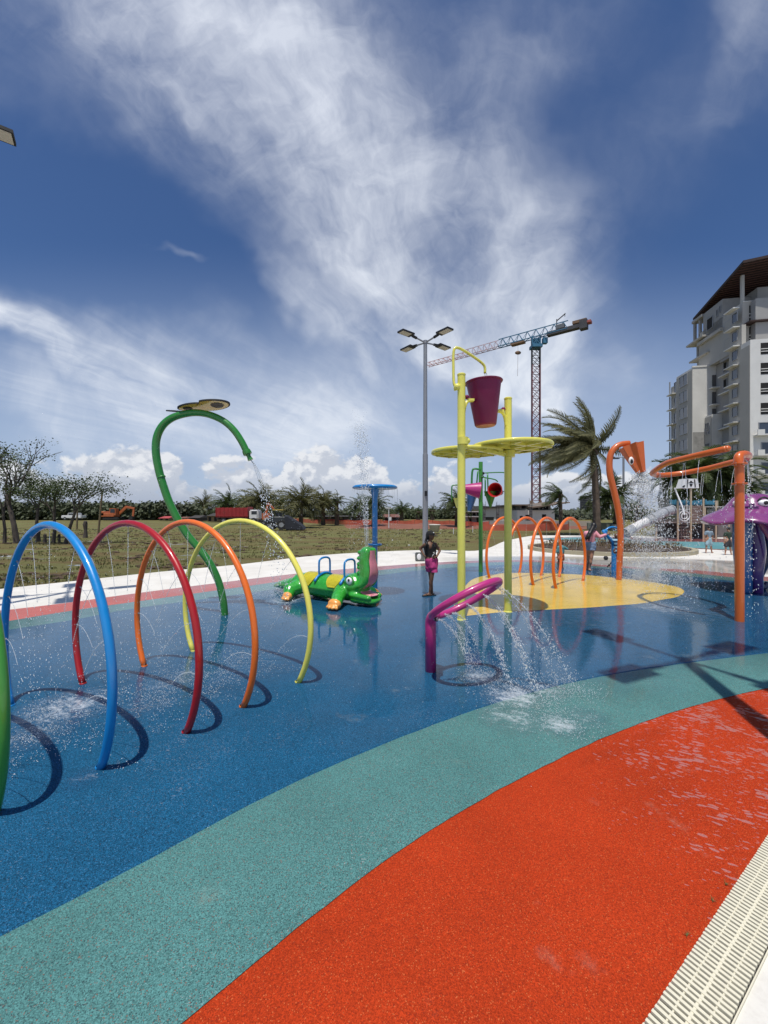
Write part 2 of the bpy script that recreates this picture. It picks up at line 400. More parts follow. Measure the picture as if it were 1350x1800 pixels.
# ------------------------------------------------------------ the ground
bm = bmesh.new()
NX, NY = 150, 130
def gy(j): return -30 + 38*(j/20.) if j <= 20 else 8*((1200/8.)**((j-20)/(NY-20.)))
grid = []
for j in range(NY+1):
    y = gy(j); w = max(60, abs(y)*1.6)
    row = []
    for i in range(NX+1):
        x = (i/NX*2-1)*w
        hgt = 0
        if y > 8: hgt = (noise.noise(Vector((x*.35, y*.5, 0)))*.05+noise.noise(Vector((x*1.3, y*1.6, 3)))*.04)*min(1, (y-8)/6.)
        row.append(bm.verts.new((x, y, -.13+hgt)))
    grid.append(row)
for j in range(NY):
    for i in range(NX): bm.faces.new((grid[j][i], grid[j][i+1], grid[j+1][i+1], grid[j+1][i]))
tag(obj('ground', bm, GRASS, smooth=True), kind='structure')

edge = smooth2([(0, 1035), (140, 1020), (300, 1003), (420, 992), (560, 976), (700, 968), (780, 967), (835, 968), (862, 962), (885, 952), (915, 945), (940, 941)], 4)
cpoly = [(-30, 2), (-18, 5.6)] + [(p.x, p.y) for p in edge] + [(20, 31), (60, 31), (60, -12), (-30, -12)]
sheet('pavement', cpoly, -.004, CONC, .12)

back_w = [(17, 1072), (133, 1058), (240, 1043), (447, 1017), (555, 1005), (664, 996), (801, 987), (935, 985), (1027, 991), (1128, 998), (1228, 1003), (1348, 1014)]
back_p = [(17, 1092), (133, 1073), (240, 1058), (447, 1029), (555, 1014), (664, 1003), (801, 991), (935, 988), (1027, 994), (1139, 1002), (1228, 1009), (1348, 1022)]
back_t = [(17, 1108), (133, 1090), (240, 1070), (447, 1042), (555, 1025), (664, 1012), (750, 1002), (850, 995), (935, 993), (1050, 999), (1139, 1007), (1228, 1015), (1348, 1029)]
fb = [(0, 1645), (150, 1580), (300, 1495), (400, 1425), (480, 1385), (580, 1345), (680, 1300), (800, 1260), (890, 1220), (970, 1200), (1080, 1180), (1200, 1160), (1350, 1148)]
ft = [(310, 1800), (420, 1710), (500, 1640), (560, 1590), (640, 1540), (700, 1480), (780, 1435), (850, 1400), (930, 1355), (1000, 1320), (1060, 1285), (1180, 1240), (1280, 1218), (1350, 1208)]
def loop_(back, front, lb, rb, lf, rf):
    a = [(p.x, p.y) for p in smooth2(back, 4)]; b = [(p.x, p.y) for p in smooth2(front, 8)]
    for it in range(260): b = [b[0]]+[((b[i-1][0]+b[i+1][0])*.25+b[i][0]*.5, (b[i-1][1]+b[i+1][1])*.25+b[i][1]*.5) for i in range(1, len(b)-1)]+[b[-1]]
    def rough(pts):
        return [(x+noise.noise(Vector((x*6, y*6, 1)))*.006, y+noise.noise(Vector((x*6, y*6, 7)))*.006) for x, y in pts]
    return lb + a + rb + rf + rough(b)[::-1] + lf
gx0 = g(1130, 1800); gx1 = g(1349, 1469); gd = (gx1-gx0).normalized(); gn = Vector((gd.y, -gd.x, 0))
G0 = gx0 - gd*2.5; G1 = gx1 + gd*9
outer = [(-11, 5.2), (-9, 6.4)] + [(p.x, p.y) for p in smooth2(back_w, 4)] + [(13.5, 11.2), (15.5, 9.6), (15.5, 8), (G1.x, G1.y), (G0.x, G0.y), (-3, -1.2), (-9, -.5), (-11.5, 2.5)]
sheet('red_rubber_surface', outer, .0, RED)
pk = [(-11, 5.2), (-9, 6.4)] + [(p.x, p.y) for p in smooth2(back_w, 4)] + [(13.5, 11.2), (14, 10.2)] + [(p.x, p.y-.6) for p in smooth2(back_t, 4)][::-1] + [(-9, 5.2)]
sheet('sky_sheen_red_border', pk, .004, PINK, .0037)  # back border in the red with painted sky sheen
sheet('teal_rubber_surface', loop_(back_p, ft, [(-10.5, 4.8), (-8.9, 6.0)], [(13.2, 10.4), (14.6, 8.6)], [(-1.6, .9), (-3.5, -.3), (-8.5, .5), (-10.8, 2.8)], [(14.6, 7.0), (9, 5.6), (6, 4.75)]), .008, TEAL, .0037)
sheet('blue_rubber_surface', loop_(back_t, fb, [(-10.0, 4.6), (-8.6, 5.7)], [(12.8, 9.8), (14, 8.4)], [(-3.2, 1.1), (-6, .9), (-9, 1.6), (-10.3, 3.2)], [(13.8, 7.5), (10, 6.3), (7, 5.6)]), .012, BLUE, .0037)
isl = [(812, 1084), (820, 1083), (889, 1076), (946, 1073), (1027, 1069), (1080, 1065), (1128, 1061), (1161, 1055), (1188, 1050), (1200, 1043), (1199, 1037), (1183, 1031), (1139, 1023), (1094, 1018), (1027, 1011.5), (958, 1008.5), (900, 1008), (866, 1010.5), (834, 1018), (818, 1032), (800, 1055), (803, 1075)]
sheet('yellow_island', [(p.x, p.y) for p in smooth2(isl+[isl[0]], 4)[:-1]], .016, YEL, .0037)
# second splash area further back
pad2 = [(930, 947), (1010, 943), (1100, 943.2), (1128, 945.5), (1260, 946.5), (1350, 949.5), (1420, 952), (1420, 985), (1350, 974.5), (1290, 968), (1215, 964), (1128, 961), (1060, 957), (985, 951)]
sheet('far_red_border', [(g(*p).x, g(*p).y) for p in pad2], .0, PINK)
pad2b = [(945, 947), (1010, 944.5), (1100, 946.5), (1128, 951), (1260, 953), (1350, 957), (1420, 960), (1420, 982), (1350, 973), (1290, 966.7), (1215, 963), (1128, 960), (1060, 956), (985, 950.5)]
sheet('far_teal_surface', [(g(*p).x, g(*p).y) for p in pad2b], .004, mat('far_teal_rubber', (.10, .27, .29, 1), .45, .15, .6))

# kerbed planting bed
SOIL = mat('garden_soil', (.060, .040, .026, 1), .95, .5, 3.5, .9, 12)
KERB = mat('kerb_concrete', (.36, .32, .22, 1), .85, .15, 1.5, .3)
cx, cy, ax, ay = 10.9, 19.4, 3.75, 3.0
pb = thing('planting_bed', 'oval planting bed of dark soil with a low sand coloured kerb behind the orange hoops', 'planter', (cx, cy, 0))
bm = bmesh.new(); ringp = []
for j in range(72):
    a = 2*PI*j/72; ringp.append((math.cos(a), math.sin(a)))
def er(s, z): return [bm.verts.new((c*(ax+s), q*(ay+s), z)) for c, q in ringp]
rr = [er(.0, -.01), er(0, .16), er(-.22, .16), er(-.22, .02)]
for a, b in zip(rr, rr[1:]):
    for j in range(72): bm.faces.new((a[j], a[(j+1) % 72], b[(j+1) % 72], b[j]))
obj('kerb', bm, KERB, pb, auto=40)
bm = bmesh.new(); last = None; random.seed(3)
for q in range(14):
    s = 1-q/13.; row = [bm.verts.new((c*(ax-.2)*s, t*(ay-.2)*s, .10+.22*(1-s*s)+random.uniform(-.04, .05))) for c, t in ringp]
    if last:
        for j in range(72): bm.faces.new((last[j], last[(j+1) % 72], row[(j+1) % 72], row[j]))
    last = row
obj('soil', bm, SOIL, pb)
LEAF = mat('shrub_leaf', (.045, .075, .022, 1), .6, .4, 2.0, tl=.25)
DRY = mat('dry_leaf', (.16, .12, .06, 1), .8, .4, 2.0)
bm = bmesh.new()
for q in range(420):
    a = random.uniform(0, 2*PI); s = math.sqrt(random.random())*.85
    c = Vector((math.cos(a)*ax*s, math.sin(a)*ay*s, .28+.1*(1-s)))
    for w in range(5):
        d = Vector((random.uniform(-1, 1), random.uniform(-1, 1), random.uniform(.3, 1.5)))*.13
        t = d.cross(Vector((0, 0, 1))).normalized()*.02
        v = [bm.verts.new(c-t), bm.verts.new(c+t), bm.verts.new(c+d)]; bm.faces.new(v)
tag(obj('ground_cover', bm, [DRY], pb), kind='stuff')

# ------------------------------------------------------------ drain grate
CREAM = mat('cream_plastic', (.66, .62, .48, 1), .5, .06, 6, dirt=.12, bump=.1)
DARK = mat('drain_shadow', (.03, .03, .028, 1), .9, .2, 5)
gw = .178
dg = thing('drain_grate', 'long cream slatted drain grate along the edge of the red rubber', 'drain grate', (gx0.x, gx0.y, 0), math.atan2(gd.y, gd.x))
bm = bmesh.new(); box(bm, (3.2, -gw/2, -.0018), (12, gw-.004, .003)); obj('channel_shade', bm, DARK, dg)  # thin dark plate, shade of a deep drain put into its colour
bm = bmesh.new(); box(bm, (3.2, -gw-.003, -.016), (12, .004, .045)); obj('edge_strip', bm, CREAM, dg)
bm = bmesh.new(); box(bm, (0, -gw/2, 0.0065), (.0135, gw-.006, .013)); 
for q in (-gw*.26, -gw*.5, -gw*.74): box(bm, (.012, q, .004 if q != -gw*.5 else .0055), (.014, .006 if q != -gw*.5 else .010, .010))
bmesh.ops.bevel(bm, geom=[e for e in bm.edges], offset=.0012, segments=1, affect='EDGES')
bar = obj('slat', bm, CREAM, dg); random.seed(5)
def slat_x(i): return -.45 + i*.0245
bar.location = (slat_x(0), 0, 0)
for i in range(1, 150):
    c = bar.copy(); COL.objects.link(c); c.parent = dg; c.location = (slat_x(i)+random.uniform(-.0006, .0006), random.uniform(-.001, .001), random.uniform(-.0008, .0008))
bm = bmesh.new()
for i in range(150, 560): box(bm, (slat_x(i), -gw/2, .0065), (.0135, gw-.006, .013))
tag(obj('far_slats', bm, CREAM, dg), kind='stuff')
WEED = mat('weed', (.10, .11, .03, 1), .8, .3, 20)
random.seed(11)
for i, (px, py, lab) in enumerate([(1207, 1645, 'small weed tuft at the grate edge, nearest to the camera'), (1253, 1585, 'tiny dry weed in the gap between rubber and grate, middle of three'), (1276, 1556, 'tiny dry weed farthest along the grate edge')]):
    bm = bmesh.new()
    for q in range(14):
        a = random.uniform(0, 2*PI); L = random.uniform(.008, .026); d = Vector((math.cos(a)*L, math.sin(a)*L, random.uniform(.003, .014)))
        t = Vector((-d.y, d.x, 0)).normalized()*.0012
        bm.faces.new([bm.verts.new(-t), bm.verts.new(t), bm.verts.new(d)])
    tag(obj('weed', bm, WEED, loc=g(px, py)+Vector((0, 0, .004))), lab, 'weed', 'weeds along the drain grate')

# ============================================================ hoops
C_BLUE = paint('blue_paint', (.004, .215, .56, 1)); C_RED = paint('red_paint', (.38, .004, .005, 1)); C_ORG = paint('orange_paint', (.78, .15, .008, 1))
C_YEL = paint('yellow_paint', (.78, .72, .12, 1)); C_GRN = paint('green_paint', (.022, .20, .022, 1)); C_MAG = paint('magenta_paint', (.42, .022, .17, 1))
C_RUST = paint('burnt_orange_paint', (.58, .115, .012, 1), dirtcol=(.2, .05, .01, 1)); C_LGRN = paint('light_green_paint', (.05, .27, .03, 1))
C_PURP = mat('purple_gelcoat', (.21, .045, .17, 1), .25, .1, 3, coat=.8); STEEL = mat('steel', (.45, .45, .46, 1), .35, .1, 5, metal=.9)
C_YPOST = paint('yellow_post_paint', (.76, .71, .12, 1)); C_BPUR = mat('plum_paint', (.17, .008, .060, 1), rough=.5, var=.08, vscale=2.5, coat=.15, spec=.3, dirt=.08)
BLACK = mat('black', (.012, .012, .013, 1), .6, .2, 5); WHITE = mat('white_paint', (.8, .8, .8, 1), .4, .05, 5)
def arch_pts(N, Fp, kz=1., n=44):
    u = (Fp-N); L = u.length; u = u/L; c = (N+Fp)/2; k = L/1.72; t0 = math.asin(-.614/1.116)
    out = []
    for i in range(n+1):
        t = t0+(PI-2*t0)*i/n
        p = c-u*1.045*k*math.cos(t); out.append(Vector((p.x, p.y, (.614+1.13*math.sin(t))*kz)))
    return out
ARCH = []
def hoop(N, Fp, m, label, r=.031, kz=1., group='rainbow spray hoops in a row', nz=9, seg=20):
    base = (N+Fp)/2
    t = thing('spray_hoop', label, 'spray hoop', base, 0, group, world=True)
    pts = arch_pts(N, Fp, kz)
    bm = bmesh.new(); tube(bm, pts, r, seg); obj('hoop_pipe', bm, m, t, smooth=True)
    for q in (pts[0], pts[-1]):
        bm = bmesh.new(); lathe(bm, [(r*.9, .014), (r*1.04, .012), (r*1.07, .004), (r*1.07, .0)], 20, (q.x, q.y, .012)); obj('base_ring', bm, m, t, smooth=True)
    c = Vector((base.x, base.y, .75*kz)); noz = []
    for i in range(nz):
        a = pts[int((.13+.74*i/(nz-1))*44)]; d = (c-a).normalized(); noz.append((a+d*r, d))
        bm = bmesh.new(); tube(bm, [a+d*(r*.85), a+d*(r+.008)], .009, 8); obj('nozzle', bm, STEEL, t)
    ARCH.append((noz, c, kz)); return t
h = [g(175, 1350), g(20, 1243), g(325, 1288), g(147, 1204), g(425, 1243), g(255, 1173), g(522, 1200), g(341, 1146)]
hoop(h[0], h[1], C_BLUE, 'bright blue spray hoop, the large one standing left of the red hoop')
hoop(h[2], h[3], C_RED, 'deep red spray hoop between the blue and the orange hoop')
hoop(h[4], h[5], C_ORG, 'large orange spray hoop between the red and the yellow hoop')
hoop(h[6], h[7], C_YEL, 'pale yellow spray hoop, right end of the rainbow row')
st = (h[0]-h[2]); st2 = (h[1]-h[3])
hoop(h[0]+Vector((-.35, -.43, 0)), h[1]+Vector((-.35, -.44, 0)), C_LGRN, 'green spray hoop cut off by the left edge of the photo')
og = 'small orange spray hoops on the yellow island'
for a, b, lab in [((861, 1016), (912, 1008), 'small orange hoop partly hidden by the right yellow post, leftmost of four'), ((898, 1023), (950, 1013), 'second small orange hoop from the left, one foot behind the yellow post'),
                  ((938, 1029), (982, 1016), 'third small orange hoop from the left, tallest of four'), ((978, 1035), (1024, 1022), 'nearest small orange hoop, right end beside the woman in pink')]:
    A = g(*a); B = g(*b); hoop(A, B, C_ORG, lab, .037, .97, og, 5, 14)

# ============================================================ green loop spout
Yl = 7.12
t = thing('loop_spout', 'tall green looping water spout with a yellow butterfly on top', 'water spout', g(395, 1082), world=True)
pp = [(395, 1083), (393, 1060), (385, 1025), (370, 992), (350, 965), (329, 940), (312, 912), (298, 884), (287, 853), (279, 825), (274, 794), (276, 768), (286, 748), (302, 735), (323, 728), (345, 725.5), (368, 729), (392, 739.5), (410, 755), (424, 775), (435, 797)]
pts = spline([P(a, b, Yl) for a, b in pp], 5); n = len(pts)
bm = bmesh.new(); tube(bm, pts, [.060+.007*math.sin(PI*min(1, i/n*1.3)) for i in range(n)], 20); obj('pipe', bm, C_GRN, t, smooth=True)
e = pts[-1]; d = (pts[-1]-pts[-3]).normalized()
bm = bmesh.new(); tube(bm, [e-d*.06, e, e+d*.02], [.072, .078, .074], 20); tube(bm, [e+d*.0, e+d*.06, e+d*.13], [.05, .035, .05], 16); obj('nozzle', bm, C_GRN, t, auto=40)
LOOPTIP = e+d*.13
q = P(283, 839, Yl); bm = bmesh.new(); tube(bm, [q+Vector((-.0, 0, .012)), q+Vector((.01, 0, -.012))], .072, 20); obj('weld_ring', bm, C_GRN, t, smooth=True)
BUT = paint('butterfly_yellow', (.78, .50, .10, 1)); BUTL = paint('butterfly_pale', (.72, .58, .22, 1))
def bowtie(w, dep, m, parent, loc, rot, spots=True):
    def shape(s, z):
        out = []
        for i in range(48):
            a = 2*PI*i/48; r = .58+.42*abs(math.cos(a))**1.2
            x = math.cos(a)*r*w/2*(1.0)+(.0); y = math.sin(a)*dep/2*(.62+.38*abs(math.cos(a)))*1.15
            x *= 1.06 if x > 0 else .92
            y *= 1.15 if x > 0 else .8
            out.append(Vector((x*s+(0), y*s, z)))
        return out
    rm = rot
    o = None
    bm = bmesh.new(); a = [bm.verts.new(loc+rm @ v) for v in shape(1, -.012)]; b = [bm.verts.new(loc+rm @ v) for v in shape(1, .012)]
    bm.faces.new(a[::-1]); bm.faces.new(b)
    for i in range(48): bm.faces.new((a[i], a[(i+1) % 48], b[(i+1) % 48], b[i]))
    o = obj('wing_plate', bm, BLACK, parent)
    bm = bmesh.new(); a = [bm.verts.new(loc+rm @ v) for v in shape(.94, -.016)]; bm.faces.new(a[::-1]); a = [bm.verts.new(loc+rm @ v) for v in shape(.94, .016)]; bm.faces.new(a); obj('yellow_face', bm, m, parent)
    if spots:
        for sx, sw, sd in ((-w*.27, w*.085, dep*.17), (w*.29, w*.12, dep*.24)):
            bm = bmesh.new(); vs = [bm.verts.new(loc+rm @ Vector((sx+sw*math.cos(2*PI*i/28), sd*math.sin(2*PI*i/28), -.0195))) for i in range(28)]; bm.faces.new(vs[::-1]); obj('wing_spot', bm, mat('wing_spot_dark', (.035, .03, .025, 1), .5), parent)
        for sx in (-.035, 0, .04):
            bm = bmesh.new(); ball(bm, loc+rm @ Vector((sx, -dep*.27+abs(sx)*.6, -.016)), .011, sub=1); obj('freckle', bm, BLACK, parent)
top = P(350, 716.5, Yl)
bowtie(.94, .46, BUT, t, top+Vector((.05, -.0, .03)), Matrix.Rotation(R(-9), 3, 'X') @ Matrix.Rotation(R(-6.5), 3, 'Y'))
bowtie(.74, .34, BUTL, t, P(324, 724, Yl+.4)+Vector((0, 0, 0)), Matrix.Rotation(R(11), 3, 'X') @ Matrix.Rotation(R(4), 3, 'Y'), False)

# ============================================================ blue umbrella spout
b0 = g(659, 1050); Yb = b0.y
t = thing('umbrella_spout', 'blue pole with a flat blue disc dripping water behind the crocodile', 'water spout', b0, world=True)
zt = P(0, 857, Yb).z
bm = bmesh.new(); tube(bm, [b0, (b0.x, b0.y, zt-.02)], .058, 18); obj('pole', bm, C_BLUE, t, auto=40)
bm = bmesh.new(); zc = P(0, 957, Yb).z; lathe(bm, [(.05, zc-.02), (.15, zc-.018), (.16, zc), (.15, zc+.018), (.05, zc+.02)], 28, (b0.x, b0.y, 0)); obj('collar', bm, C_BLUE, t, smooth=True)
bm = bmesh.new(); lathe(bm, [(.02, zt-.05), (.30, zt-.035), (.46, zt-.03), (.49, zt-.01), (.485, zt+.02), (.44, zt+.045), (.2, zt+.06), (.0, zt+.065)], 40, (b0.x, b0.y, 0)); obj('disc', bm, C_BLUE, t, smooth=True)
bm = bmesh.new(); tube(bm, [(b0.x, b0.y, zt-.22), (b0.x, b0.y, zt-.04)], [.062, .095], 18); obj('cone_neck', bm, C_BLUE, t, auto=40)
UMB = Vector((b0.x, b0.y, zt))

# ============================================================ crocodile
CG = mat('crocodile_green', (.03, .33, .028, 1), .25, .22, 3.5, coat=.9, dirt=.35, dirtcol=(.06, .12, .02, 1)); CP = mat('crocodile_pink', (.62, .20, .24, 1), .3, .1, 4, coat=.6)
CO = mat('crocodile_orange', (.80, .34, .07, 1), .3, .12, 5, coat=.6); CY = mat('crocodile_yellow', (.82, .72, .05, 1), .3, .05, 5, coat=.6)
O = Vector((-1.2, 8.45, .012)); dd = Vector((.835, -.55, 0)).normalized(); nn = Vector((dd.y, -dd.x, 0))
croc = thing('crocodile_ride', 'smiling green fibreglass crocodile spraying water from its raised snout', 'crocodile', O, math.atan2(dd.y, dd.x))
# local: x towards head, y = away from camera side (left), z up ; camera side is y<0
bm = bmesh.new()
prof = [(-.98, .17, .20, .14), (-.75, .27, .29, .22), (-.45, .28, .33, .25), (-.1, .27, .33, .255), (.25, .27, .32, .255), (.55, .27, .30, .25), (.78, .28, .27, .24)]
for a, b in zip(prof, prof[1:]):
    for i in range(5):
        s = i/5; v = [a[j]+(b[j]-a[j])*s for j in range(4)]; ball(bm, (v[0], 0, v[1]), (v[3]*1.0, v[2], v[3]))
tl = spline([(-.98, 0, .20), (-1.2, .02, .18), (-1.42, .05, .15), (-1.62, .10, .11), (-1.80, .14, .07)], 7)
for i, p in enumerate(tl): s = i/(len(tl)-1); ball(bm, p, (.15*(1-s)+.03, .19*(1-s)+.03, .15*(1-s)+.025))
ball(bm, (.76, 0, .36), (.27, .29, .26)); ball(bm, (.73, -.17, .46), (.12, .11, .12)); ball(bm, (.73, .17, .46), (.12, .11, .12)); ball(bm, (.86, 0, .33), (.20, .25, .2))
for s in (-1, 1):
    limb(bm, (.58, s*.25, .26), (.66, s*.46, .16), .15, .13); limb(bm, (.66, s*.46, .16), (.74, s*.58, .12), .13, .12)
    limb(bm, (-.62, s*.26, .22), (-.66, s*.44, .18), .17, .15); limb(bm, (-.66, s*.44, .18), (-.58, s*.56, .10), .14, .11)
# raised upper jaw (green back shell)
sn = spline([(.82, 0, .38), (.95, 0, .42), (1.03, 0, .54), (1.04, 0, .70), (1.02, 0, .88), (1.03, 0, 1.06)], 5)
for i, p in enumerate(sn):
    s = i/(len(sn)-1); wv = .245-.10*s; ball(bm, p, (.165-.045*s, wv, .10)); ball(bm, p+Vector((.07, wv*.72, 0)), (.10-.02*s, .07, .08)); ball(bm, p+Vector((.07, -wv*.72, 0)), (.10-.02*s, .07, .08))
for i in range(7):
    s = i/6.; p = sn[int(8+s*16)]; ball(bm, (p.x-.155+.03*s, 0, p.z), (.075, .15-.03*s, .052))
# lower jaw
for i in range(9):
    s = i/8.; ball(bm, (.84+.34*s, 0, .13-.03*s), (.12, .28-.05*s, .115-.05*s))
    for q in (-1, 1): ball(bm, (.84+.34*s, q*(.23-.05*s), .18+.03*(1-s)), (.08, .06, .06))
me = remeshed(bm, .018, 3); body = link('body', me, CG, croc)
# pink mouth lining
bm = bmesh.new(); rows = []
ml = [(1.10, .52, .185), (1.15, .50, .19)]
lin_ = spline([(1.22, 0, .20), (1.12, 0, .21), (1.02, 0, .24), (.98, 0, .30), (1.03, 0, .38), (1.13, 0, .47), (1.188, 0, .60), (1.188, 0, .75), (1.155, 0, .90), (1.148, 0, 1.085)], 5)
for i, p in enumerate(lin_):
    s = i/(len(lin_)-1); w = .135+.03*math.sin(PI*s)-(.05*max(0, s-.6)/.4)
    tg = (lin_[min(i+1, len(lin_)-1)]-lin_[max(0, i-1)]).normalized(); nrm = Vector((-tg.z, 0, tg.x))
    if s > .3: nrm = nrm
    rows.append([bm.verts.new(p+Vector((0, w*math.cos(a), 0))-Vector((tg.z, 0, -tg.x))*(-.010-.03*math.sin(a))*(1)) for a in [PI*j/8 for j in range(9)]])
for a, b in zip(rows, rows[1:]):
    for j in range(8): bm.faces.new((a[j], a[j+1], b[j+1], b[j]))
obj('mouth_lining', bm, CP, croc, smooth=True)
bm = bmesh.new(); ball(bm, (1.10, 0, .215), (.17, .17, .03), sub=3); obj('tongue', bm, mat('tongue_pink', (.72, .30, .33, 1), .3, coat=.6), croc, smooth=True)
for s in (-1, 1):
    e = bmesh.new(); ball(e, (.785, s*.250, .485), (.075, .045, .075), sub=3); eb = obj('eye', e, WHITE, croc, smooth=True)
    e = bmesh.new(); ball(e, (.802, s*.289, .505), (.026, .014, .03), sub=2); pp_ = obj('pupil', e, BLACK, eb, smooth=True)
    e = bmesh.new(); tube(e, [(.785+.095*math.cos(a), s*.240, .485+.092*math.sin(a)) for a in [2*PI*i/24 for i in range(24)]], .016, 8, closed=True); obj('eye_rim', e, CG, croc, smooth=True)
    for fx, fy, k_ in ((.74, .64, 1.), (-.55, .62, .82)):
        e = bmesh.new(); c = Vector((fx, s*fy, .10))
        ball(e, c, (.15*k_, .10*k_, .11*k_))
        for i in range(4):
            a = (i-1.5)*.5; tp = c+Vector((math.sin(a)*.16*k_+.02, s*math.cos(a)*.13*k_, -.045)); limb(e, c+Vector((0, 0, .02)), tp, .05*k_, .034*k_)
        m2 = remeshed(e, .014, 2); link('foot', m2, CO, croc)
def saddle(x0, x1, a0, a1, off, m, name, round_=0., ra=.335, rb=.262, zc=.27):
    bm = bmesh.new(); nr = 14; rows = []
    for i in range(nr+1):
        s = i/nr; row = []
        for j in range(21):
            a = a0+(a1-a0)*j/20.; edge = abs(j-10)/10.; shr = 1-round_*edge**3
            x = (x0+x1)/2+(x1-x0)*(s-.5)*shr
            row.append(bm.verts.new((x, math.sin(a)*(ra+off), zc+math.cos(a)*(rb+off))))
        rows.append(row)
    for p, q in zip(rows, rows[1:]):
        for j in range(20): bm.faces.new((p[j], p[j+1], q[j+1], q[j]))
    bmesh.ops.solidify(bm, geom=bm.faces[:], thickness=.02)
    return obj(name, bm, m, croc, smooth=True)
saddle(-.52, -.12, R(-82), R(82), .006, CY, 'yellow_saddle', .55); saddle(.16, .56, R(-78), R(78), .006, CY, 'yellow_saddle', .55, .315, .262)
for x in (-.08, .60):
    bm = bmesh.new(); tube(bm, [(x, math.sin(a)*.345, .27+math.cos(a)*.275) for a in [R(-62+124*i/16.) for i in range(17)]], .028, 10); obj('saddle_strap', bm, C_BLUE, croc, smooth=True)
    w = .17
    lp = [(x, -w, .47), (x, -w, .78), (x, -w+.05, .85), (x, -w+.12, .87), (x, w-.12, .87), (x, w-.05, .85), (x, w, .78), (x, w, .47)]
    bm = bmesh.new(); tube(bm, spline(lp, 4), .021, 10); obj('handle', bm, C_BLUE, croc, smooth=True)
for x, y, z in ((-1.0, .02, .33), (-1.14, .04, .27), (-1.3, .1, .21)):
    bm = bmesh.new(); ball(bm, (x, y, z), (.06, .03, .05)); obj('tail_scute', bm, CO, croc, smooth=True)
CROCTIP = O+dd*1.03+Vector((0, 0, 1.06)); 

# ============================================================ yellow tipping bucket tower
pl = g(811, 1090); pr = g(893, 1076)
t = thing('bucket_tower', 'pale yellow two post tower holding a large plum bucket over a leaf shaped deck', 'bucket tower', (pl+pr)/2, world=True)
ztl = P(0, 658, pl.y).z; ztr = P(0, 700, pr.y).z
for p, zt in ((pl, ztl), (pr, ztr)):
    bm = bmesh.new(); lathe(bm, [(.068, .01), (.068, zt-.02), (.074, zt-.018), (.074, zt), (.060, zt+.012), (0, zt+.014)], 22, (p.x, p.y, 0)); obj('post', bm, C_YPOST, t, auto=35)
    bm = bmesh.new(); lathe(bm, [(.067, .03), (.076, .02), (.078, .012)], 22, (p.x, p.y, 0)); obj('base_ring', bm, C_YPOST, t, smooth=True)
mid = (pl+pr)/2; ax_ = (pr-pl).normalized()
bc = mid+Vector((0.0, 0, 0)); zb0 = P(0, 749, mid.y).z; zb1 = P(0, 671, mid.y).z
tilt = Matrix.Rotation(R(-2.5), 3, 'Y')
bm = bmesh.new(); Lb = zb1-zb0
lathe(bm, [(0, 0), (.165, 0), (.182, .015), (.19, .03), (.302, Lb-.03), (.325, Lb-.025), (.332, Lb-.01), (.325, Lb), (.298, Lb-.004), (.18, .04), (0, .035)], 40, (bc.x, bc.y, zb0), tilt); bk = obj('bucket', bm, C_BPUR, t, auto=50)
bm = bmesh.new(); lathe(bm, [(0, -.004), (.165, -.004), (.165, .0)], 32, (bc.x, bc.y, zb0), tilt); obj('bucket_base', bm, mat('faded_plum', (.42, .16, .18, 1), .6, .3, 9), t, smooth=True)
for p, s, py in ((pl, 1, 703), (pr, -1, 727)):
    z = P(0, py, p.y).z; a = Vector((p.x, p.y, z)); 
    bm = bmesh.new(); tube(bm, [a+ax_*s*.10+Vector((0, 0, .07)), a+ax_*s*.36+Vector((0, 0, -.01))], .022, 10); ball(bm, a+ax_*s*.12+Vector((0, 0, .065)), .04); obj('hinge_pin', bm, C_BPUR, t, smooth=True)
    bm = bmesh.new(); tube(bm, spline([a+ax_*s*.05+Vector((0, 0, -.22)), a+ax_*s*.075+Vector((0, 0, -.10)), a+ax_*s*.13+Vector((0, 0, -.01)), a+ax_*s*.22+Vector((0, 0, .02))], 4), [.03]*13, 8); box(bm, a+ax_*s*.20+Vector((0, 0, .02)), (.12, .1, .04)); obj('bracket', bm, C_YPOST, t, auto=40)
Yp = pl.y
fp = [(806, 681), (800, 679), (797.5, 670), (797, 645), (797, 624), (799, 613), (805, 611.5), (815, 616), (835, 629), (847, 638), (852, 645), (852.5, 656)]
fpp = [P(a, b, Yp+(.28*(max(0, a-800)/52.))) for a, b in fp]
bm = bmesh.new(); tube(bm, spline(fpp, 4), .023, 12); obj('feed_pipe', bm, C_YPOST, t, smooth=True); FEED = fpp[-1]
bm = bmesh.new(); ball(bm, P(804, 680, Yp-.03), (.06, .05, .06)); tube(bm, [P(798, 684, Yp), P(812, 680, Yp)], .035, 10); obj('pipe_clamp', bm, C_YPOST, t, smooth=True)
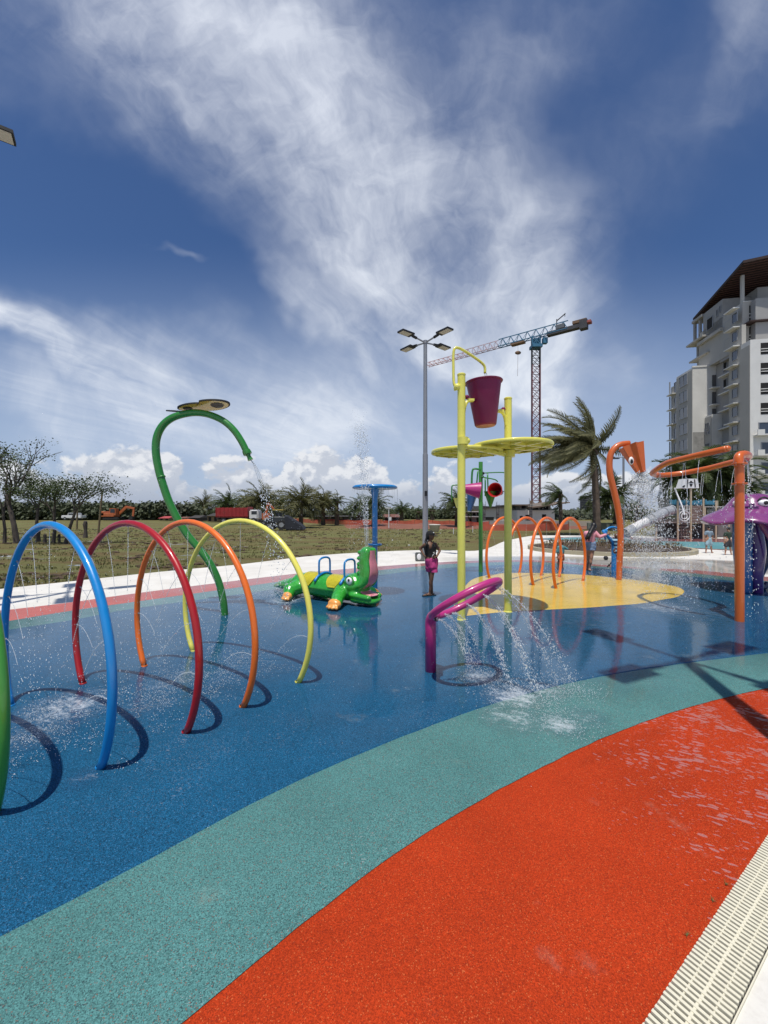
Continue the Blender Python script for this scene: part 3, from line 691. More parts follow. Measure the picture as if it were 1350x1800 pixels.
# deck: two round lobes joined, ribbed underneath
lobes = [(2.30, 7.22, 3.03, .70, .78), (1.56, 7.50, 2.975, .66, .64)]
for (x, y, z, rx, ry) in lobes:
    bm = bmesh.new(); ng = 48
    R0 = [[bm.verts.new((x+rx*s*math.cos(2*PI*j/ng), y+ry*s*math.sin(2*PI*j/ng), z+h_)) for j in range(ng)] for s, h_ in ((.96, -.015), (.975, -.026), (1.0, -.026), (1.012, -.01), (1.012, .022), (1., .034), (.96, .036))]
    for a, b in zip(R0, R0[1:]):
        for j in range(ng): bm.faces.new((a[j], a[(j+1) % ng], b[(j+1) % ng], b[j]))
    obj('deck_rim', bm, C_YPOST, t, smooth=True)
    bm = bmesh.new(); a = [bm.verts.new((x+rx*.99*math.cos(2*PI*j/ng), y+ry*.99*math.sin(2*PI*j/ng), z+.03)) for j in range(ng)]; b = [bm.verts.new(v.co-Vector((0, 0, .02))) for v in a]; bm.faces.new(a); bm.faces.new(b[::-1])
    obj('deck_plate', bm, C_YPOST, t)
    for k_ in (-1, 0, 1):
        o_ = k_*.5; L = math.sqrt(max(0, 1-o_*o_))
        for dirn in (0, 1):
            bm = bmesh.new()
            if dirn: box(bm, (x+o_*rx, y, z-.012), (.032, 2*ry*L*.95, .055))
            else: box(bm, (x, y+o_*ry, z-.0135), (2*rx*L*.95, .032, .055))
            bmesh.ops.rotate(bm, cent=(x, y, z), matrix=Matrix.Rotation(R(24), 3, 'Z'), verts=bm.verts)
            obj('deck_rib', bm, C_YPOST, t)
bm = bmesh.new(); beam(bm, (pl.x, pl.y+.02, 2.99), (pr.x, pr.y, 2.90), .05, .07); beam(bm, (pl.x, pl.y, 3.05), (1.5, 7.3, 2.96), .05); obj('cross_arm', bm, C_YPOST, t)
for p, z in ((pl, 3.06), (pr, 2.92)):
    bm = bmesh.new(); tube(bm, [(p.x+.02, p.y-.03, z-.06), (p.x+.02, p.y-.03, z+.06)], .095, 16); ball(bm, (p.x+.09*(1 if p is pl else -1), p.y-.04, z), .055); obj('deck_clamp', bm, C_YPOST, t, auto=40)

# ============================================================ green multi bucket post
q = g(845, 1006); Yg = q.y
t = thing('tipping_cups_post', 'green post with small tipping cone cups in red, magenta, green and blue', 'bucket tower', q, world=True)
zt = P(0, 812, Yg).z
bm = bmesh.new(); tube(bm, [q, (q.x, q.y, zt)], .062, 16); obj('post', bm, C_LGRN, t, auto=40)
def pip(pts, r=.018, dy=0): 
    bm = bmesh.new(); tube(bm, spline([P(a, b, Yg+dy) for a, b in pts], 3), r, 8); obj('pipe', bm, C_GRN, t, smooth=True)
pip([(846, 832), (860, 831), (884, 830.5), (889, 834), (890, 842)]); pip([(846, 838), (855, 840), (870, 843), (875, 847)], dy=-.4)
pip([(853, 841), (853, 872)], .022, -.2); pip([(857, 832), (858, 866)], .022); pip([(845, 826), (834, 824), (830, 830), (829, 858)], .03, -.3); pip([(840, 828), (838, 850)], .022)
pip([(845, 850), (815, 853), (797, 853), (794, 860), (794.5, 882)], .02, .2)
def cone(a, b, ra, rb, m, dy=0, hollow=True):
    A = P(*a, Yg+dy) if len(a) == 2 else P(a[0], a[1], Yg+a[2]); B = P(b[0], b[1], Yg+(b[2] if len(b) > 2 else dy)); d = (B-A); L = d.length; rm = d.to_track_quat('Z', 'Y').to_matrix()
    bm = bmesh.new(); lathe(bm, [(0, 0), (rb, 0), (ra, L), (ra+.014, L+.005), (ra-.012, L), (rb*.7, .03), (0, .03)], 24, A, rm); obj('cup', bm, m, t, auto=40)
cone((805, 857.5, -.4), (843, 862, -.45), .245, .07, C_MAG)
cone((880, 866, .1), (870, 861, -.45), .205, .08, paint('cup_red', (.50, .012, .012, 1)))
cone((862, 892), (862, 864), .19, .03, C_GRN, -.1); cone((825, 899, .2), (830, 868, .3), .17, .06, paint('cup_blue', (.012, .07, .22, 1)))
cone((808, 893, .2), (808, 876, .2), .20, .10, C_YPOST)
bm = bmesh.new(); tube(bm, [P(872, 864, Yg-.2), P(892, 864, Yg-.2)], .012, 6); ball(bm, P(849, 832, Yg), .05); ball(bm, P(848, 838, Yg-.1), .05); obj('pivot', bm, BLACK, t)

# ============================================================ orange goose-neck spout with funnel head
q = g(1088, 1020); Ys = q.y
t = thing('funnel_spout', 'curved orange spout with a folded funnel head and painted eye pouring water', 'water spout', q, world=True)
pp = [(1088, 1021), (1089, 990), (1091, 950), (1090, 922), (1086, 893), (1079, 862), (1073, 838), (1071, 818), (1073, 800), (1080, 788), (1091, 781), (1106, 779)]
pts = spline([P(a, b, Ys) for a, b in pp], 5); n = len(pts)
bm = bmesh.new(); rg = tube(bm, pts, [.070+.012*math.sin(PI*i/n) for i in range(n)], 18)
obj('pipe', bm, C_RUST, t, smooth=True)
A = P(1109, 783, Ys); B = P(1127, 831, Ys-.15); d = B-A; L = d.length; rm = d.to_track_quat('Z', 'X').to_matrix()
bm = bmesh.new(); rings = []
for s, ro, ri in ((0, .31, .215), (.02, .305, .21), (1, .11, .08)):
    rings.append([bm.verts.new(A+rm @ Vector(((ro if j % 2 == 0 else ri)*math.cos(2*PI*j/12), (ro if j % 2 == 0 else ri)*math.sin(2*PI*j/12), L*s))) for j in range(12)])
for a, b in zip(rings, rings[1:]):
    for j in range(12): bm.faces.new((a[j], a[(j+1) % 12], b[(j+1) % 12], b[j]))
bm.faces.new(rings[0][::-1]); obj('funnel_head', bm, C_RUST, t)
bm = bmesh.new(); ball(bm, P(1109.5, 810, Ys-.21), (.07, .03, .11)); e = obj('eye', bm, WHITE, t, smooth=True)
bm = bmesh.new(); ball(bm, P(1110.5, 811, Ys-.24), (.035, .02, .065)); o = obj('pupil', bm, BLACK, e, smooth=True); o.matrix_parent_inverse = Matrix.Translation(-Vector(t['_w']))
e.matrix_parent_inverse = Matrix.Translation(-Vector(t['_w'])); o.matrix_parent_inverse = Matrix.Identity(4)
FUN = B
# ============================================================ orange ring shower
q = g(1300, 1093); Yo = q.y
t = thing('ring_shower', 'tall rusty orange post carrying a big curled pipe ring that rains water', 'water spout', q, world=True)
zt = 2.60
bm = bmesh.new(); tube(bm, [q, (q.x, q.y, zt)], .066, 22); obj('post', bm, C_RUST, t, auto=40)
for py in (815.5, 850.5):
    z = P(0, py, Yo).z; bm = bmesh.new(); lathe(bm, [(.064, z-.014), (.106, z-.014), (.109, z-.002), (.064, z-.002)], 26, (q.x, q.y, 0)); lathe(bm, [(.064, z+.002), (.109, z+.002), (.106, z+.014), (.064, z+.014)], 26, (q.x, q.y, 0)); obj('flange', bm, C_RUST, t, auto=30)
    for j in range(6):
        a = 2*PI*j/6+.3; bm = bmesh.new(); tube(bm, [(q.x+.09*math.cos(a), q.y+.09*math.sin(a), z-.024), (q.x+.09*math.cos(a), q.y+.09*math.sin(a), z+.024)], .009, 6); obj('bolt', bm, STEEL, t)
rp = [(q.x, q.y, 2.60), (q.x, q.y+.02, 2.74), (q.x+.05, q.y+.05, 2.81), (q.x+.20, q.y+.12, 2.835), (q.x+.36, q.y+.25, 2.82), (q.x+.46, q.y+.45, 2.78), (6.47, 7.45, 2.77), (6.43, 7.85, 2.72), (6.25, 8.15, 2.67), (5.97, 8.28, 2.63), (5.66, 8.2, 2.61), (5.38, 7.98, 2.62), (5.24, 7.65, 2.67), (5.20, 7.3, 2.75), (5.24, 6.95, 2.785), (5.33, 6.62, 2.82), (5.47, 6.35, 2.86)]
rps = spline(rp, 6); bm = bmesh.new(); tube(bm, rps, [.068-(.017*min(1, max(0, (i-26)/8.))) for i in range(len(rps))], 22); e = rps[-1]; ball(bm, e, .0508, sub=3); obj('ring_pipe', bm, C_RUST, t, smooth=True)
a = rps[62]; bm = bmesh.new(); tube(bm, [rps[61], rps[62]], .057, 20); obj('joint', bm, C_RUST, t, smooth=True); RINGP = rps

# ============================================================ magenta ring shower
q = g(757, 1181)
t = thing('tilted_ring_shower', 'short magenta post holding a tilted ring that sprays water sideways', 'water spout', q, world=True)
bm = bmesh.new(); tube(bm, [q]+spline([(q.x, q.y, .50), (q.x, q.y, .58), (q.x+.02, q.y-.04, .65), (q.x+.07, q.y-.11, .70)], 5), .064, 22); obj('post', bm, C_MAG, t, smooth=True)
rc = Vector((.875, 4.27, .915)); rt = Matrix.Rotation(R(-27), 3, 'Y') @ Matrix.Rotation(R(-24), 3, 'X'); MR = []
for i in range(56): a = 2*PI*i/56; MR.append(rc+rt @ Vector((.405*math.cos(a), .36*math.sin(a), 0)))
bm = bmesh.new(); tube(bm, MR, .038, 16, closed=True); obj('ring_pipe', bm, C_MAG, t, smooth=True)
a = rt @ Vector((-.36, 0, 0))+rc
bm = bmesh.new(); beam(bm, (q.x+.05, q.y-.08, .68), a, .09); obj('junction', bm, C_MAG, t, smooth=True)
bm = bmesh.new(); beam(bm, rc+rt @ Vector((-.38, -.04, -.05)), rc+rt @ Vector((-.38, .04, -.05)), .03); bm2 = obj('bracket', bm, BLACK, t)

# ============================================================ purple octopus mushroom
q = Vector((8.45, 9.15, 0)); zb = 1.70
t = thing('octopus_shelter', 'purple domed octopus shelter with a painted face on blue and purple tentacle legs', 'play sculpture', q, world=True)
bm = bmesh.new()
pr_ = [(0, .57), (.16, .562), (.29, .52), (.39, .43), (.47, .32), (.58, .20), (.75, .11), (.88, .04), (.97, -.03), (1.0, -.08), (.94, -.12), (.7, -.10), (.4, -.06), (0, -.04)]
lathe(bm, [(max(.002, v.x*.94), v.z+zb) for v in spline([(a, 0, b) for a, b in pr_], 3)], 56, (q.x, q.y, 0))
for v in bm.verts:
    a = math.atan2(v.co.y-q.y, v.co.x-q.x); r_ = (Vector((v.co.x, v.co.y, 0))-q).length; v.co.z += .05*math.sin(a*5+1)*min(1, r_)*.9
obj('cap', bm, C_PURP, t, smooth=True)
fd = Vector((-.675, -.737, 0)).normalized(); fs = Vector((fd.y, -fd.x, 0))*-1
def face_pt(r_, ang, z): 
    d_ = Matrix.Rotation(ang, 3, 'Z') @ fd; return Vector((q.x, q.y, z))+d_*r_
fs_ = 0
for a_ in (-.52, .52):
    bm = bmesh.new(); p_ = face_pt(.43, a_, zb+.35); dr = (Matrix.Rotation(a_, 3, 'Z') @ fd); rm = Matrix.Rotation(math.atan2(dr.y, dr.x)+PI/2, 3, 'Z')
    ball(bm, p_, (.13, .06, .075), rm, 3); ey = obj('eye', bm, WHITE, t, smooth=True)
    bm = bmesh.new(); ball(bm, p_+dr*.05+Vector((-.01, 0, 0)), (.05, .02, .045), rm, 2); pu = obj('pupil', bm, BLACK, ey, smooth=True); pu.matrix_parent_inverse = Matrix.Identity(4)
    bm = bmesh.new(); tube(bm, [face_pt(.395, a_+i*.11, zb+.475-.012*i*i) for i in (-3, -2, -1, 0, 1, 2, 3)], [.008, .016, .02, .022, .02, .016, .008], 8); obj('eyebrow', bm, BLACK, t, smooth=True)
bm = bmesh.new()
for s in (0, 1): tube(bm, [face_pt(.52+.012*(1-abs(i)/5), i*.045, zb+.265-s*.04+(.02 if i == 0 and s else 0)) for i in range(-5, 6)], [.012+.028*(1-abs(i)/5.) for i in range(-5, 6)], 8)
ball(bm, face_pt(.46, 0, zb+.32), (.05, .05, .03)); obj('lips', bm, mat('dark_purple', (.10, .015, .12, 1), .3, coat=.6), t, smooth=True)
TB = mat('tentacle_blue', (.012, .12, .34, 1), .3, .15, 3, coat=.6); TPU = mat('tentacle_violet', (.07, .02, .16, 1), .3, .15, 3, coat=.6); TG = mat('tentacle_green', (.012, .09, .03, 1), .3, .15, 3, coat=.6); TN = mat('tentacle_navy', (.012, .015, .07, 1), .3, .15, 3, coat=.6)
def tent(pts, rr_, m):
    bm = bmesh.new(); pts = spline(pts, 6); n = len(pts); tube(bm, pts, [rr_[0]+(rr_[1]-rr_[0])*i/(n-1) for i in range(n)], 16); obj('tentacle', bm, m, t, smooth=True)
x, y = q.x, q.y
tent([(x-.18, y-.02, 0), (x-.20, y-.02, .5), (x-.22, y, 1.1), (x-.2, y, 1.68)], (.14, .20), TB)
tent([(x+.04, y-.10, .0), (x-.02, y-.14, .5), (x+.05, y-.1, 1.0), (x+.0, y, 1.6)], (.10, .16), TPU)
tent([(x-.05, y-.3, 1.66), (x+.02, y-.5, 1.25), (x+.2, y-.62, .98), (x+.5, y-.7, .85)], (.10, .07), C_PURP)
tent([(x+.02, y+.2, 1.6), (x+.10, y+.25, 1.0), (x+.02, y+.3, .55), (x-.02, y+.3, .3)], (.12, .05), TG)
tent([(x+.5, y+.3, 0.05), (x+.42, y+.3, .3), (x+.55, y+.2, .9), (x+.4, y+.1, 1.62)], (.09, .12), TN)
tent([(x+.62, y+.28, .18), (x+.52, y+.28, .06), (x+.42, y+.3, .14)], (.05, .09), TN)

# ============================================================ blue water cannon
q = g(1079, 1003); Yc = q.y
t = thing('water_cannon', 'small blue water cannon on a post with a hoop handle', 'water cannon', q, world=True)
bm = bmesh.new(); tube(bm, [q]+[P(1079, 975, Yc), P(1078, 955, Yc)], [.072, .07, .06], 16); obj('post', bm, C_BLUE, t, auto=40)
bm = bmesh.new(); rr_ = [P(1079, 941, Yc)+Vector((.30*math.cos(a), .05*math.sin(a), .26*math.sin(a))) for a in [R(-30+240*i/20.) for i in range(21)]]; tube(bm, rr_, .03, 10); obj('hoop_handle', bm, C_BLUE, t, smooth=True)
bm = bmesh.new(); tube(bm, [P(1078, 957, Yc), P(1070, 945, Yc-.1), P(1061, 935, Yc-.2)], [.07, .05, .035], 14); ball(bm, P(1063, 934, Yc-.1), (.10, .05, .06)); obj('barrel', bm, C_BLUE, t, smooth=True)

# ============================================================ lamp posts
GREY = mat('galvanised_grey', (.26, .27, .29, 1), .5, .08, 3, metal=.3); LENS = mat('lamp_lens', (.50, .47, .40, 1), .35, .1, 20)
def lamp_post(loc, zt, label, az, arms=4, al=.9, group='four armed area lamp posts', hs=1.):
    t = thing('lamp_post', label, 'lamp post', loc, az, group)
    bm = bmesh.new(); tube(bm, [(0, 0, .0), (0, 0, 4.2), (0, 0, 4.21), (0, 0, zt)], [.115, .105, .088, .075], 16); obj('pole', bm, GREY, t, auto=30)
    bm = bmesh.new(); box(bm, (0, 0, .02), (.36, .36, .03)); obj('base_plate', bm, GREY, t)
    bm = bmesh.new(); box(bm, (.10, -.06, 2.6), (.08, .08, .2)); obj('control_box', bm, BLACK, t)
    bm = bmesh.new(); tube(bm, [(0, 0, zt-.02), (0, 0, zt+.1)], .09, 14); obj('top_cap', bm, GREY, t)
    for i in range(arms):
        a = 2*PI*i/arms; rz = Matrix.Rotation(a, 3, 'Z')
        bm = bmesh.new(); tube(bm, [rz @ Vector((.05, 0, zt+.02)), rz @ Vector((al*.62, 0, zt+.08))], .032, 10); obj('arm', bm, GREY, t, auto=30)
        bm = bmesh.new(); tube(bm, [rz @ Vector((al*.55, 0, zt+.07)), rz @ Vector((al*.80, 0, zt+.10))], .055*hs, 10)
        for q_ in range(5): 
            v = box(bm, (al*.86+q_*.05, 0, zt+.15), (.012, .26*hs, .05)); bmesh.ops.rotate(bm, cent=(0, 0, 0), matrix=rz, verts=v)
        hd = box(bm, (al+.15*hs, 0, zt+.115), (.62*hs, .34*hs, .06)); bmesh.ops.rotate(bm, cent=(0, 0, 0), matrix=rz, verts=hd)
        hh = obj('lamp_head', bm, BLACK, t)
        bm = bmesh.new(); v = box(bm, (al+.20*hs, 0, zt+.082), (.46*hs, .28*hs, .012)); bmesh.ops.rotate(bm, cent=(0, 0, 0), matrix=rz, verts=v); obj('lens', bm, LENS, hh)
    return t
lamp_post((1.68, 16.2, 0), 8.72, 'tall grey lamp post with four flat heads behind the girl in the black cap', math.atan2(-.78, .63), hs=1.0)
lamp_post((-8.05, 6.7, 0), 8.75, 'lamp post left of the frame of which one flat head shows top left', R(35))
lamp_post((3.0, 2.45, 0), 8.75, 'lamp post right of the frame casting a cross shaped shadow on the teal rubber', R(24))

# box standing at the foot of the lamp
t = thing('box_cabinet', 'small grey cabinet with a pale oval panel at the foot of the lamp post', 'cabinet', g(738, 986), world=True)
q = g(738, 986)
bm = bmesh.new(); box(bm, q+Vector((0, 0, .16)), (.34, .26, .32)); bmesh.ops.bevel(bm, geom=bm.edges[:], offset=.03, segments=2, affect='EDGES'); obj('case', bm, mat('cabinet_grey', (.12, .13, .12, 1), .6, .2, 4), t)
bm = bmesh.new(); ball(bm, q+Vector((-.04, -.13, .17)), (.085, .015, .12)); obj('panel', bm, WHITE, t, smooth=True)
tag(obj('concrete_footing', (lambda b: (box(b, (1.68, 16.0, .05), (.8, .9, .12)), b)[1])(bmesh.new()), KERB), 'square concrete footing under the tall lamp post', 'footing')
# ============================================================ people
SKIN_D = mat('skin_dark', (.145, .068, .038, 1), .5, .08, 6); SKIN_L = mat('skin_tan', (.36, .19, .12, 1), .5, .08, 6)
HAIR = mat('hair', (.010, .008, .007, 1), .4, .2, 30)
def person(label, base, J, skin, k=1., vox=.016, face=None, cloth=()):
    """J: joints as world points; k: size factor on the radii; cloth: (name, material, [(a, b, ra, rb)...])"""
    t = thing('person', label, 'person', base, world=True)
    bm = bmesh.new(); L = lambda a, b, ra, rb: limb(bm, J[a], J[b], ra*k, rb*k)
    hd = J['head']; fd = (face or Vector((0, -1, 0))).normalized(); side = fd.cross(Vector((0, 0, 1))).normalized()
    rm = Matrix((side, fd, Vector((0, 0, 1)))).transposed()
    ball(bm, hd, (.072*k, .092*k, .105*k), rm, 3); ball(bm, hd+fd*.02*k+Vector((0, 0, -.05*k)), (.055*k, .07*k, .062*k), rm, 3)
    ball(bm, hd+fd*.098*k+Vector((0, 0, -.012*k)), (.013*k, .02*k, .022*k), rm, 2)
    for s in (-1, 1): ball(bm, hd+side*s*.073*k, (.012*k, .02*k, .03*k), rm, 2)
    L('neck', 'head', .045, .045); L('chest', 'neck', .10, .048)
    shc = (J['shl']+J['shr'])/2
    limb(bm, J['shl'], shc, .052*k, .075*k); limb(bm, J['shr'], shc, .052*k, .075*k)
    ax = (J['shr']-J['shl']).normalized()*.055*k
    for s in (-1, 1): limb(bm, J['chest']+ax*s, J['waist']+ax*s*.75, .088*k, .072*k); limb(bm, J['waist']+ax*s*.75, J['hip']+ax*s, .072*k, .095*k)
    for a in 'lr':
        L('sh'+a, 'el'+a, .045, .034); L('el'+a, 'ha'+a, .034, .024)
        if 'kn'+a in J: L('th'+a, 'kn'+a, .078, .050); L('kn'+a, 'an'+a, .050, .033); ball(bm, J['an'+a].lerp(J['kn'+a], .62)-fd*.012*k, (.045*k, .05*k, .10*k))
    for a in 'lr':
        if 'to'+a in J: limb(bm, J['an'+a]+Vector((0, 0, -.03*k)), J['to'+a], .036*k, .024*k); ball(bm, J['an'+a]+Vector((0, 0, -.05*k)), (.034*k, .04*k, .028*k))
    me = remeshed(bm, vox, 3)
    b2 = bmesh.new(); b2.from_mesh(me)
    for a in 'lr':                                        # fingers rooted in the palm
        h = J['ha'+a]; d = (h-J['el'+a]).normalized(); hd2 = J.get('hd'+a); d = (hd2-h).normalized() if hd2 else d
        s_ = d.cross(Vector((.2, 1, .3))).normalized(); pl_ = h+d*.045*k
        ball(b2, pl_, (.028*k, .028*k, .028*k), None, 2)
        for i, ln in enumerate((.060, .070, .065, .05)):
            r0 = pl_+s_*(i-1.5)*.016*k; tube(b2, [r0, r0+d*ln*.5*k, r0+d*ln*k-fd*.012*k], [.009*k, .008*k, .006*k], 6)
        tube(b2, [pl_-s_*.02*k, pl_-s_*.045*k+d*.02*k, pl_-s_*.05*k+d*.045*k], [.010*k, .009*k, .007*k], 6)
    b2.to_mesh(me); b2.free()
    for p in me.polygons: p.use_smooth = True
    link('body', me, skin, t)
    # eyes and mouth
    for s in (-1, 1):
        bm = bmesh.new(); ball(bm, hd+fd*.083*k+side*s*.028*k+Vector((0, 0, .005*k)), (.011*k, .008*k, .006*k), rm, 2); obj('eye', bm, BLACK, t, smooth=True)
    bm = bmesh.new(); ball(bm, hd+fd*.084*k+Vector((0, 0, -.055*k)), (.022*k, .01*k, .006*k), rm, 2); obj('mouth', bm, mat('lips', (.20, .05, .04, 1), .5), t, smooth=True)
    for cl_ in cloth:
        nm, m, segs = cl_[:3]; bm = bmesh.new()
        for s in segs: limb(bm, *s)
        obj_me = remeshed(bm, vox*.8, 2)
        if len(cl_) > 3:                                  # open hem instead of a closed end
            b3 = bmesh.new(); b3.from_mesh(obj_me); bmesh.ops.bisect_plane(b3, geom=b3.verts[:]+b3.edges[:]+b3.faces[:], plane_co=(0, 0, cl_[3]), plane_no=(0, 0, -1), clear_outer=True)
            for v in b3.verts: v.co += Vector((noise.noise(v.co*14), noise.noise(v.co*14+Vector((5, 0, 0))), 0))*.014*min(1, max(0, (cl_[3]+.25-v.co.z)/.2))
            b3.to_mesh(obj_me); b3.free()
            for p in obj_me.polygons: p.use_smooth = True
        link(nm, obj_me, m, t)
    return t
def joints(Y, d):
    return {n: P(v[0], v[1], Y+(v[2] if len(v) > 2 else 0)) for n, v in d.items()}
CB = mat('black_cotton', (.008, .008, .009, 1), .85, .2, 12, bump=.3); CPK = mat('pink_shorts_fabric', (.42, .035, .17, 1), .7, .25, 9, bump=.4, bscale=20)
Yq = g(0, 1048).y
J = joints(Yq, dict(head=(756.5, 941.5), neck=(755.5, 953), chest=(756, 961), waist=(756.5, 974), hip=(758.5, 985), shl=(747.5, 957.5, -.02), shr=(765, 957, .02), ell=(738.5, 964, .06), elr=(773, 968, .02), hal=(745.5, 977, -.04), har=(767.5, 979, -.10), hdl=(748.5, 979, -.04), hdr=(763, 980, -.12),
     thl=(755.5, 989, .03), thr=(761.5, 989, -.03), knl=(757, 1014, .05), knr=(759, 1014, -.05), anl=(759.5, 1043, .06), anr=(755.5, 1042.5, -.02), tol=(763.5, 1047, .03), tor=(745, 1046.5, -.07)))
fdir = Vector((.93, -.45, 0))
g1 = person('girl in black cap, black strap top and pink shorts standing with hands on hips', g(757, 1048), J, SKIN_D, .93, .014, fdir,
    [('tank_top', CB, [(J['chest']+Vector((-.055, 0, .0)), J['waist']+Vector((-.045, 0, 0)), .094, .080), (J['chest']+Vector((.055, 0, 0)), J['waist']+Vector((.045, 0, 0)), .094, .080), (J['waist']+Vector((-.04, 0, 0)), J['hip']+Vector((-.045, 0, .05)), .080, .088), (J['waist']+Vector((.04, 0, 0)), J['hip']+Vector((.045, 0, .05)), .080, .088)]),
     ('shorts', CPK, [(J['hip']+Vector((-.05, 0, .0)), J['thl'].lerp(J['knl'], .75)+Vector((-.015, 0, 0)), .102, .085), (J['hip']+Vector((.05, 0, 0)), J['thr'].lerp(J['knr'], .75)+Vector((.035, 0, 0)), .102, .085), (J['hip']+Vector((.0, 0, 0)), J['thr'].lerp(J['knr'], .3)+Vector((0, 0, 0)), .108, .10)], .535)])
hd = J['head']; side = fdir.normalized().cross(Vector((0, 0, 1)))
bm = bmesh.new(); rmh = Matrix((side, fdir.normalized(), Vector((0, 0, 1)))).transposed()
bmesh.ops.create_icosphere(bm, subdivisions=3, radius=1); bmesh.ops.bisect_plane(bm, geom=bm.verts[:]+bm.edges[:]+bm.faces[:], plane_co=(0, 0, -.05), plane_no=(0, 0, 1), clear_inner=True)
bmesh.ops.transform(bm, matrix=Matrix.Translation(hd+Vector((0, 0, .022))) @ rmh.to_4x4() @ Matrix.Diagonal((.082, .102, .095, 1)), verts=bm.verts)
f0 = hd+Vector((0, 0, .02)); fn = fdir.normalized()
vs = []
for i in range(9):
    a = R(-62+124*i/8.); vs.append((f0+fn*.10*math.cos(a)+side*.075*math.sin(a), f0+fn*(.10+.085*math.cos(a))+side*.072*math.sin(a)+Vector((0, 0, -.02))))
A_ = [bm.verts.new(a) for a, b in vs]; B_ = [bm.verts.new(b) for a, b in vs]
for i in range(8): bm.faces.new((A_[i], A_[i+1], B_[i+1], B_[i]))
cp = obj('cap', bm, CB, g1, smooth=True)
bm = bmesh.new(); ball(bm, hd+fn*.088+side*.035+Vector((0, 0, .068)), (.014, .014, .012)); o = obj('cap_badge', bm, WHITE, cp, smooth=True); o.matrix_parent_inverse = Matrix.Identity(4)
bm = bmesh.new(); ball(bm, hd-fn*.035, (.078, .07, .10), rmh, 3)
tube(bm, spline([hd-fn*.08+Vector((0, -.02, -.04)), hd-fn*.12+Vector((-.0, -.06, -.14)), P(750, 955, Yq-.12), P(747.5, 962, Yq-.12)], 5), [.03-.0012*i for i in range(16)], 8); obj('hair', bm, HAIR, g1, smooth=True)
bm = bmesh.new()
for s in (-.055, .06): tube(bm, spline([P(756, 960, Yq)+Vector((s, -.09, .03)), P(756, 955, Yq)+Vector((s*1.15, -.045, .04)), P(756, 955, Yq)+Vector((s*1.1, .03, .03))], 4), .009, 6)
obj('strap', bm, CB, g1, smooth=True)
bm = bmesh.new()
tube(bm, [P(761, 972, Yq-.11), P(763, 970.5, Yq-.112), P(763.5, 973, Yq-.115), P(760.5, 976, Yq-.115), P(759.5, 979, Yq-.115), P(762, 980, Yq-.118), P(763.5, 977.5, Yq-.12)], .007, 6); obj('shirt_print', bm, WHITE, g1, smooth=True)
for a in 'lr':
    bm = bmesh.new(); A = J['an'+a]+Vector((.02, 0, 0)); B = J['to'+a]; dv = (B-A); dv.z = 0; dv.normalize(); A2 = Vector((A.x, A.y, .022))-dv*.03; B2 = Vector((B.x, B.y, .022))+dv*.03
    tube(bm, [A2, A2.lerp(B2, .5), B2], [.036, .034, .04], 10)
    for v in bm.verts: v.co.z = .012+(v.co.z-.022)*.28+.010
    tube(bm, [A2.lerp(B2, .45)+Vector((-.0, -.035, .01)), A2.lerp(B2, .72)+Vector((0, 0, .045)), A2.lerp(B2, .45)+Vector((0, .035, .01))], .006, 6)
    obj('flip_flop', bm, CB, g1, smooth=True)

# woman in pink top, seen from behind
Yw = g(0, 1004).y; PKT = mat('pink_top_fabric', (.70, .30, .36, 1), .8, .15, 10, bump=.3); DEN = mat('denim', (.16, .23, .36, 1), .85, .35, 14, bump=.4, bscale=60)
J = joints(Yw, dict(head=(1043, 925.5), neck=(1040, 934), chest=(1037, 941), waist=(1037, 951), hip=(1038, 958), shl=(1030, 937, .05), shr=(1046, 936, -.02), ell=(1027, 947, .12), elr=(1054, 944, -.1), hal=(1029, 957, .1), har=(1067, 939, -.1),
     thl=(1034.5, 962), thr=(1041.5, 962), knl=(1034, 979, .1), knr=(1039.5, 980, -.05), anl=(1032.5, 998, .2), anr=(1036, 1000, 0), tol=(1032, 1001.5, .4), tor=(1038.5, 1002.5, -.12)))
w1 = person('woman with long black hair, pink top and denim shorts walking by the blue cannon', g(1037, 1004), J, SKIN_L, 1.05, .018, Vector((.3, .95, 0)),
    [('top', PKT, [(J['chest']+Vector((-.06, 0, .03)), J['waist']+Vector((-.05, 0, -.0)), .115, .098), (J['chest']+Vector((.06, 0, .03)), J['waist']+Vector((.05, 0, 0)), .115, .098), (J['shr'], J['elr'], .07, .055), (J['elr'], J['har'].lerp(J['elr'], .25), .055, .045), (J['shl'], J['ell'], .07, .055), (J['shl'], J['shr'], .065, .065)]),
     ('denim_shorts', DEN, [(J['hip']+Vector((-.06, 0, .04)), J['thl'].lerp(J['knl'], .5), .115, .105), (J['hip']+Vector((.06, 0, .04)), J['thr'].lerp(J['knr'], .5), .115, .105)], .66)])
bm = bmesh.new(); ball(bm, J['head']+Vector((-.01, -.035, .02)), (.088, .095, .108), None, 3)
limb(bm, J['head']+Vector((-.03, -.06, .0)), P(1034, 943, Yw-.15), .075, .07); limb(bm, P(1034, 943, Yw-.15), P(1028, 947, Yw-.15), .06, .02); limb(bm, P(1036, 938, Yw-.14), P(1035, 951, Yw-.17), .06, .018); limb(bm, P(1036, 938, Yw-.14), P(1030, 950, Yw-.15), .05, .012)
link('hair', remeshed(bm, .016, 1), HAIR, w1)

